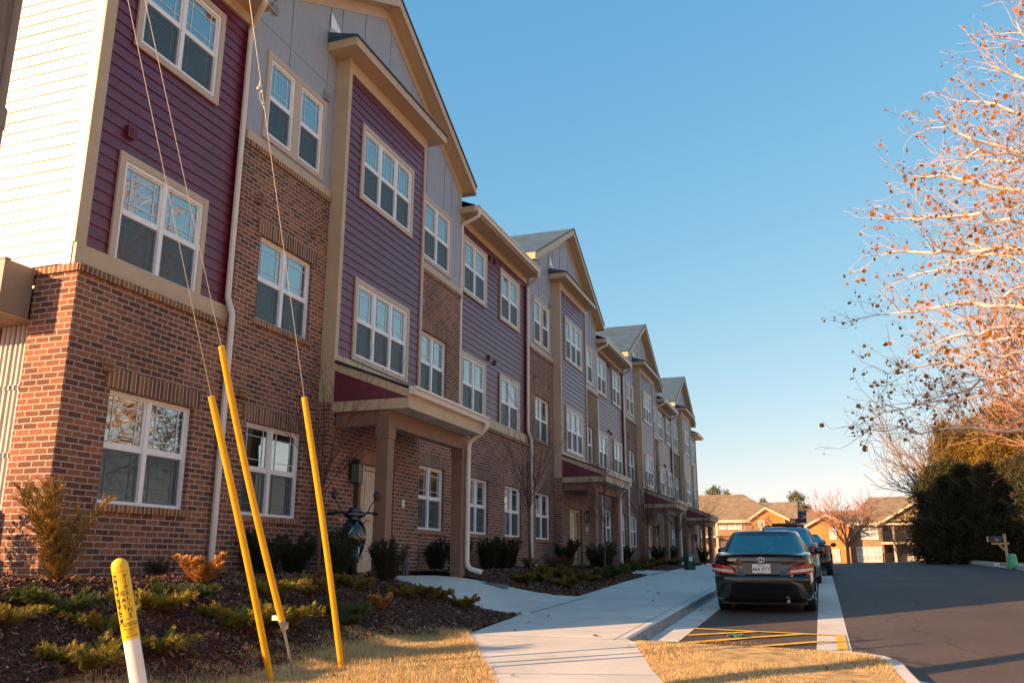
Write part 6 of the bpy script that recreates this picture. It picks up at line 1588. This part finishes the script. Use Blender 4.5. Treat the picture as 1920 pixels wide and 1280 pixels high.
# ------------------------------------------------------------------ the two far apartment houses
M['farbrick'] = brick_mat('orange_far_brick', (.62,.27,.065), (.46,.19,.05), (.54,.23,.055), (.62,.36,.14))
M['tanbrick'] = brick_mat('tan_far_brick', (.36,.24,.15), (.28,.18,.11), (.32,.21,.13), (.42,.32,.22))
M['tanroof'] = shingle_mat('tan_shingle', (.30,.20,.11), (.36,.25,.145))
M['cream'] = mat('cream_trim', (.62,.50,.36), .6, .06, 3)
M['shadewall'] = mat('shaded_far_wall', (.16,.16,.17), .8, .1, 2)  # grey puts the shade on the set-back far walls into their colour
M['railing'] = mat('dark_railing', (.03,.03,.03), .5)
def fx(px, Y): return at(px,1000,'Y',Y).x
def fz(py, Y, px=1550): return at(px,py,'Y',Y).z
def far_window(par, Y, px0, px1, py0, py1, n=1, m_frame='white'):
    x0, x1, z1, z0 = fx(px0,Y), fx(px1,Y), fz(py0,Y), fz(py1,Y)
    f = MB(); t_ = .07
    f.box(x0,x1,Y-.06,Y+.02,z0,z0+t_); f.box(x0,x1,Y-.06,Y+.02,z1-t_,z1)
    for i in range(n+1):
        xx = x0+(x1-x0)*i/n; f.box(xx-t_/2,xx+t_/2,Y-.061,Y+.02,z0,z1)
    zm_ = (z0+z1)/2; f.box(x0,x1,Y-.055,Y+.02,zm_-.035,zm_+.035)
    for i in range(n):
        xx = x0+(x1-x0)*(i+.5)/n; f.box(xx-.015,xx+.015,Y-.05,Y+.02,z0,z1)
    o = f.build('window', M[m_frame], par)
    g = MB(); g.poly([(x0,Y-.02,z0),(x1,Y-.02,z0),(x1,Y-.02,z1),(x0,Y-.02,z1)]); g.build('pane', M['farpane'], o)
def gable_front(par, Y, pxl, pxr, pye, pxp, pyp, pyb, m_, depth, over=.35):
    """front gable facing -Y with its little roof running back"""
    xl, xr, xp = fx(pxl,Y), fx(pxr,Y), fx(pxp,Y); ze, zp, zb_ = fz(pye,Y), fz(pyp,Y), fz(pyb,Y)
    w = MB(); w.poly([(xl,Y,zb_),(xr,Y,zb_),(xr,Y,ze),(xp,Y,zp),(xl,Y,ze)]); w.poly([(xr,Y,zb_),(xr,Y+depth,zb_),(xr,Y+depth,ze),(xr,Y,ze)]); w.poly([(xl,Y+depth,zb_),(xl,Y,zb_),(xl,Y,ze),(xl,Y+depth,ze)])
    w.build('wall', m_, par)
    r = MB(); f = MB()
    for s, xe in ((-1,xl-over*1.3),(1,xr+over*1.3)):
        k = (zp-ze)/(abs(xp-(xl if s < 0 else xr))); zz = zp+.12-k*abs(xe-xp)
        q = [(xe,Y-over,zz),(xp,Y-over,zp+.12),(xp,Y+depth,zp+.12),(xe,Y+depth,zz)]; r.poly(q if s > 0 else q[::-1])
        f.poly([(xe,Y-over+.0,zz-.01),(xp,Y-over,zp+.11),(xp,Y-over,zp-.13),(xe,Y-over,zz-.25)]); f.poly([(xe,Y-over,zz-.25),(xp,Y-over,zp-.13),(xp,Y,zp-.13),(xe,Y,zz-.25)])
    r.build('gable_roof', M['tanroof'], par); f.build('rake_board', M['cream'], par)
M['farpane'] = mat('pale_far_pane', (.50,.52,.52), .12, .25, 1.2, spec=.9)
def hip(par, Y, ye, yr, x0, x1, ze, zr_, hipl, hipr, name='roof', m_='tanroof'):
    """main roof: eave line at y = ye, ridge at y = yr"""
    r = MB(); a, b = (x0,ye,ze), (x1,ye,ze); c, d = (x1-hipr,yr,zr_), (x0+hipl,yr,zr_); yb_ = 2*yr-ye
    r.poly([a,b,c,d]); r.poly([(x1,yb_,ze),(x0,yb_,ze),d,c]); r.poly([b,(x1,yb_,ze),c]); r.poly([(x0,yb_,ze),a,d])
    o = r.build(name, M[m_], par)
    f = MB(); f.box(x0,x1,ye,ye+.03,ze-.28,ze-.02); f.box(x0,x1,ye,ye+1.0,ze-.3,ze-.28); f.build('eave_board', M['cream'], o)
YA = 95.
A = thing('far_apartment_house', (fx(1400,YA),YA,-.9), 'left far two-storey brick house with tan roof, behind the black saloon', 'building', 'far apartment houses')
b0 = fz(1066,YA)-.6; ze = fz(972,YA)
w_ = MB(); w_.box(fx(1240,YA),fx(1410,YA),YA,YA+13,b0,ze, skip='tb'); w_.build('wall', M['tanbrick'], A)
w_ = MB(); w_.box(fx(1470,YA),fx(1498,YA),YA+2.2,YA+13,b0,ze, skip='tb'); w_.build('wall', M['shadewall'], A)
YR = YA+7; zR = at(1350,927,'Y',YR).z
hip(A, YA, YA-.6, YR, fx(1235,YA), at(1448,930,'Y',YR).x+1.5, ze, zR, 3, (at(1448,930,'Y',YR).x+1.5-at(1394,930,'Y',YR).x))
zR2 = at(1460,941,'Y',YA+6).z
r_m = MB(); xa, xb = fx(1425,YA+6)-1.5, at(1495,941,'Y',YA+6).x; r_m.poly([(xa,YA+1.2,ze+.1),(xb,YA+1.2,ze+.1),(xb,YA+6,zR2),(xa,YA+6,zR2)]); r_m.poly([(xa,YA+6,zR2),(xb,YA+6,zR2),(xb,YA+11,ze+.1),(xa,YA+11,ze+.1)]); r_m.poly([(xb,YA+1.2,ze+.1),(xb,YA+11,ze+.1),(xb,YA+6,zR2)]); r_m.poly([(xa,YA+1.2,ze+.1),(xa,YA+6,zR2),(xa,YA+11,ze+.1)]); r_m.build('roof', M['tanroof'], A)
gable_front(A, YA-1.2, 1410, 1474, 969, 1438, 950, 1070, M['farbrick'], 6)
for a in ((1350,1362,973,990,1),(1366,1378,973,990,1),(1380,1391,973,990,1),(1352,1364,1014,1030,1)): far_window(A, YA-.02, *a)
far_window(A, YA-1.22, 1423.5,1434,974,998,1); far_window(A, YA-1.22, 1423.5,1434,1014,1036,1); far_window(A, YA+2.18, 1482,1492,972,988,1)
ba = MB(); x0, x1 = fx(1300,YA), fx(1350,YA); ba.box(x0,x1,YA-2,YA,fz(1004,YA)-.15,fz(1004,YA)); 
ba.box(x0,x0+.2,YA-2,YA-1.8,b0,ze-.3); ba.box(x1-.2,x1,YA-2,YA-1.8,b0,ze-.3); bo = ba.build('balcony', M['cream'], A)
ra = MB(); zz = fz(1004,YA); ra.box(x0,x1,YA-1.95,YA-1.91,zz+.9,zz+.96)
for i in range(24): ra.box(x0+(x1-x0)*i/24,x0+(x1-x0)*i/24+.03,YA-1.94,YA-1.92,zz,zz+.9)
ra.build('railing', M['railing'], bo)
YB = 92.
B = thing('far_apartment_house', (fx(1620,YB),YB,-.9), 'right far two-storey brick house with tan roof and balconies, left of the hedge', 'building', 'far apartment houses')
ze = fz(984,YB)
w_ = MB(); w_.box(fx(1590,YB),fx(1655,YB),YB,YB+13,b0,ze+.3, skip='tb'); w_.build('wall', M['tanbrick'], B)
w_ = MB(); w_.box(fx(1655,YB),fx(1850,YB),YB+2.2,YB+13,b0,ze+.3, skip='tb'); w_.build('wall', M['tanbrick'], B)
w_ = MB(); w_.box(fx(1495,YB+4),fx(1520,YB+4),YB+4,YB+13,b0,ze+.4, skip='tb'); w_.build('wall', M['shadewall'], B)
YR = YB+7.5; zR = at(1680,931,'Y',YR).z
hip(B, YB, YB-.6, YR, fx(1586,YB), fx(1860,YB), ze+.25, zR, at(1630,934,'Y',YR).x-fx(1586,YB), 3)
rm = MB(); xa, xb = at(1512,958,'Y',YB+8).x, fx(1610,YB+8); zz = at(1512,958,'Y',YB+8).z
rm.poly([(xa,YB+2,ze+.2),(xb,YB+2,ze+.2),(xb,YB+8,zz),(xa,YB+8,zz)]); rm.poly([(xa,YB+8,zz),(xb,YB+8,zz),(xb,YB+13,ze),(xa,YB+13,ze)]); rm.build('roof', M['tanroof'], B)
rm = MB(); xa, xb = at(1494,957,'Y',YB+9).x, at(1514,957,'Y',YB+9).x; z1_, z0_ = at(1500,958,'Y',YB+9).z, at(1500,985,'Y',YB+5).z
rm.poly([(xa-1,YB+5,z0_),(xb+1.5,YB+5,z0_),(xb,YB+9,z1_),(xa,YB+9,z1_)]); rm.build('roof', M['shaderoof'], B)
gable_front(B, YB-1.2, 1515, 1592, 984, 1550, 965, 1072, M['farbrick'], 7)
far_window(B, YB-1.22, 1556,1568,988,1011,1); far_window(B, YB-1.22, 1559,1571,1029,1053,1)
far_window(B, YB-.02, 1602,1646,984,1011,3); far_window(B, YB-.02, 1604,1650,1025,1053,3)
far_window(B, YB+2.18, 1697,1708,994,1010,1); far_window(B, YB+2.18, 1698,1708,1031,1053,1)
dd = MB(); dd.box(fx(1667,YB),fx(1677,YB),YB+2.12,YB+2.2,fz(1056,YB),fz(1024,YB)); dd.build('door', M['railing'], B); dd = MB(); dd.box(fx(1665,YB),fx(1675,YB),YB+2.12,YB+2.2,fz(1014,YB),fz(985,YB)); dd.build('door', M['railing'], B)
ba = MB(); x0, x1 = fx(1650,YB), fx(1850,YB); zf = fz(1016,YB)
ba.box(x0,x1,YB-.2,YB+2.2,zf-.22,zf); 
for px in (1675,1722,1770): ba.box(fx(px,YB)-.1,fx(px,YB)+.1,YB-.15,YB+.05,b0,ze)
bo = ba.build('balcony', M['cream'], B)
for zz in (zf, fz(1056,YB)):
    ra = MB(); ra.box(x0,x1,YB-.12,YB-.08,zz+.9,zz+.96)
    for i in range(90): ra.box(x0+(x1-x0)*i/90,x0+(x1-x0)*i/90+.03,YB-.11,YB-.09,zz,zz+.9)
    ra.build('railing', M['railing'], bo)
gable_front(B, YB-.6, 1651, 1790, 981, 1722, 944, 978, M['tanroof'], 6)
sheet('far_verge', fr(-60,90,10), fr(62,130,4), lambda x,y: min(zr0(y)-.12, -.12) if not (5 < x < 15) else zr0(y)-.3, M['lawn'])

# unseen pale houses added across the road as warm fill; the windows mirror them
M['fillwall'] = mat('pale_fill_wall', (.76,.66,.54), .8, .15, 1.2)
for (x, y0, y1, lab) in ((40,-22,8,'unseen pale three-storey house added across the road behind the camera for warm fill'),(42,14,44,'unseen pale three-storey house added right of the picture for warm fill')):
    t = thing('added_fill_house', (x,y0,-.6), lab, 'building', 'unseen houses added across the road for warm fill')
    w_ = MB(); w_.box(x,x+11,y0,y1,-.7,8.6); w_.build('wall', M['fillwall'], t)
    r = MB(); r.poly([(x-.5,y1+.5,8.5),(x-.5,y0-.5,8.5),(x+5.5,y0-.5,11.6),(x+5.5,y1+.5,11.6)]); r.poly([(x+11.5,y0-.5,8.5),(x+11.5,y1+.5,8.5),(x+5.5,y1+.5,11.6),(x+5.5,y0-.5,11.6)]); r.poly([(x-.5,y0-.5,8.5),(x+11.5,y0-.5,8.5),(x+5.5,y0-.5,11.6)]); r.poly([(x+11.5,y1+.5,8.5),(x-.5,y1+.5,8.5),(x+5.5,y1+.5,11.6)]); r.build('roof', M['tanroof'], t)
    for i in range(6):
        for z in (.4,3.4,6.4):
            yy = y0+2.5+i*(y1-y0-5)/5; f = MB(); f.box(x-.05,x+.02,yy-.8,yy+.8,z,z+1.4); o = f.build('window', M['white'], t); g = MB(); g.box(x-.06,x-.052,yy-.72,yy-.04,z+.08,z+1.32); g.box(x-.06,x-.052,yy+.04,yy+.72,z+.08,z+1.32); g.build('pane', M['darkglass'], o)
# ------------------------------------------------------------------ grass blades, mulch chips, fallen leaves
rg = np.random.default_rng(77)
M['blade'] = leaf_mat('dry_grass_blades', [(.42,.25,.09),(.75,.54,.25),(.88,.74,.46),(.62,.42,.17),(.28,.15,.06),(.82,.64,.36)], .7, .35)
M['chip'] = leaf_mat('bark_chips', [(.10,.045,.03),(.18,.08,.05),(.28,.14,.085),(.12,.055,.04),(.06,.028,.022),(.42,.28,.19)], .85, 0)
def scatter(n, x0, x1, y0, y1, ok):
    X, Y = rg.uniform(x0,x1,n), rg.uniform(y0,y1,n)
    k = np.array([ok(a,b) for a,b in zip(X,Y)]); return X[k], Y[k]
def blades(name, X, Y, h, hmin, hmax):
    n = len(X); Z = np.array([h(a,b) for a,b in zip(X,Y)]); a = rg.uniform(0,6.283,n); w_ = rg.uniform(.0018,.0040,n); hh = rg.uniform(hmin,hmax,n)*(.75+.5*np.sin(X*3.1+1)*np.sin(Y*2.7))
    hh = np.maximum(hh, hmin); ln = rg.uniform(0,.9,n)*hh; b = rg.uniform(0,6.283,n)
    P0 = np.stack([X-np.cos(a)*w_, Y-np.sin(a)*w_, Z-.004],1); P1 = np.stack([X+np.cos(a)*w_, Y+np.sin(a)*w_, Z-.004],1); P2 = np.stack([X+np.cos(b)*ln, Y+np.sin(b)*ln, Z+hh],1)
    o = fast_mesh(name, np.stack([P0,P1,P2],1), M['blade'], None, 3); o['kind'] = 'stuff'; return o
X, Y = scatter(120000, 5.2, 9.6, 6.6, 10.9, lambda x,y: isl_in(x+.13,y+.13) and isl_in(x,y+.13) and x > lerp(XR,y)+.01)
blades('island_grass', X, Y, lambda x,y: sw(x,y), .014, .060)
edge = lambda y: lerp(MG,y)
X, Y = scatter(120000, 2.0, 5.6, 5.6, 11.25, lambda x,y: x > edge(y)-.12+.10*math.sin(9*y)+.06*math.sin(23*y) and x < lerp(XL,y)+.03)
blades('lawn_grass', X, Y, Hs, .016, .075)
# chips
n = 95000; X, Y = scatter(n, -1.6, 3.6, 4.9, 17.5, lambda x,y: x < edge(y)+.12 and x < lerp(XL,y)-.03 and not in_walk(x,y) and rg.random() < (1.0 if y < 11 else .55))
def chips(name, X, Y, ln):
    n = len(X); Z = np.array([mul_h(a,b) for a,b in zip(X,Y)])+rg.uniform(0,.012,n); a = rg.uniform(0,6.283,n); L_ = rg.uniform(*ln,n)*rg.choice([.6,1,1,1.6],n); w_ = L_*rg.uniform(.12,.35,n); t_ = rg.normal(0,.55,n)
    D = np.stack([np.cos(a)*np.cos(t_), np.sin(a)*np.cos(t_), np.sin(t_)],1); S = np.stack([-np.sin(a), np.cos(a), rg.normal(0,.65,n)],1); P = np.stack([X,Y,Z],1)
    L_ = L_[:,None]; w_ = w_[:,None]
    o = fast_mesh(name, np.stack([P-D*L_/2-S*w_/2, P+D*L_/2-S*w_/3, P+D*L_/2+S*w_/2, P-D*L_/2+S*w_/3],1), M['chip'], None, 4); o['kind'] = 'stuff'; return o
chips('mulch_chips', X, Y, (.025,.065))
X, Y = scatter(26000, .1, 3.2, 17.4, 34, lambda x,y: x < lerp(XL,y)-.03 and not in_walk(x,y))
chips('mulch_chips', X, Y, (.04,.09))
# fallen leaves
def leaves(n, ok, h, x0,x1,y0,y1, s, name, m_):
    X, Y = scatter(n, x0,x1,y0,y1, ok); V = []
    for x, y in zip(X,Y):
        a = rg.uniform(0,6.28); D = np.array([math.cos(a), math.sin(a), rg.uniform(-.1,.5)]); S = np.array([-math.sin(a), math.cos(a), rg.uniform(-.3,.5)]); p = np.array([x,y,h(x,y)+.012]); w_ = s*rg.uniform(.6,1.3)
        for sg in (-1,1): V.append(np.stack([p, p+D*w_*.6+S*sg*w_*.6, p+D*w_*1.1+S*sg*w_*.3, p+D*w_*1.25+[0,0,w_*.2]]))
    o = fast_mesh(name, V, m_, None, 4); o['kind'] = 'stuff'; return o
leaves(130, lambda x,y: x < edge(y)+.1 and x < lerp(XL,y)-.05 and not in_walk(x,y), mul_h, -.2,3.3,5.2,16, .04, 'fallen_leaves', M['dryleaf'])
leaves(16, lambda x,y: lerp(XL,y)+.1 < x < lerp(XR,y)-.1, sw, 3.2,6.6,8,24, .05, 'fallen_leaves', M['russet'])
for (px,py,s,lab) in ((140,1098,.09,'large curled dry leaf against the brick base left'),(360,1092,.05,'dry leaf caught under the dried hydrangea'),(520,1192,.06,'pale dry leaf beside the steel clamp of the middle guy guard')):
    p = gpx(px,py); z = Hs(p.x,p.y)+.03; V = []
    for sg in (-1,1):
        D = np.array([.5,-.3,.6]); S = np.array([.7,.4,.1]); q = np.array([p.x,p.y,z])
        V.append(np.stack([q, q+D*s*.6+S*sg*s*.7, q+D*s*1.1+S*sg*s*.35, q+D*s*1.4]))
    tag(fast_mesh('dry_leaf', V, M['dryleaf'], None, 4), lab, 'leaf', 'large dry leaves on the mulch')

# litter on the painted bay
p = gp(1378,1194); m_ = MB(); z = p.z+.02
for k in range(7):
    a = k*.9; m_.poly([(p.x-.10+.03*k,p.y-.12+.05*math.sin(a),z),(p.x-.05+.03*k,p.y-.10+.05*math.sin(a),z+.03*math.sin(a*1.7)+.03),(p.x-.04+.03*k,p.y+.13,z+.01),(p.x-.11+.03*k,p.y+.12,z)])
tag(m_.build('paper_scrap', M['greenplastic2']), 'crumpled pale green scrap on the yellow hatching', 'litter')
X = rg.normal(gp(1365,1206).x, .22, 260); Y = rg.normal(11.75, .05, 260); V = []
for x, y in zip(X,Y):
    a = rg.uniform(0,6.28); q = np.array([x,y,zr0(y)+.02+rg.uniform(0,.03)]); D = np.array([math.cos(a),math.sin(a),rg.uniform(-.2,.6)]); S = np.array([-math.sin(a),math.cos(a),rg.uniform(-.3,.4)]); V.append(np.stack([q,q+D*.02+S*.008,q+D*.04,q+D*.02-S*.008]))
o = fast_mesh('leaf_pile', V, M['dryleaf'], None, 4); tag(o, 'small pile of brown leaf litter on the yellow hatching', 'leaf pile', kind='stuff')
leaves(60, lambda x,y: True, lambda x,y: zr(x,y), 6.2,12,12,30, .02, 'fallen_leaves', M['russet'])
leaves(70, lambda x,y: True, lambda x,y: zr0(y)+.01, 5.74,5.9,11,30, .02, 'fallen_leaves', M['russet'])
leaves(60, lambda x,y: isl_in(x,y) or (edge(y)+.3 < x < lerp(XL,y)-.1 and y < 11), lambda x,y: sw(x,y)+.02, 2.6,9,6.5,11, .028, 'fallen_leaves', M['russet'])
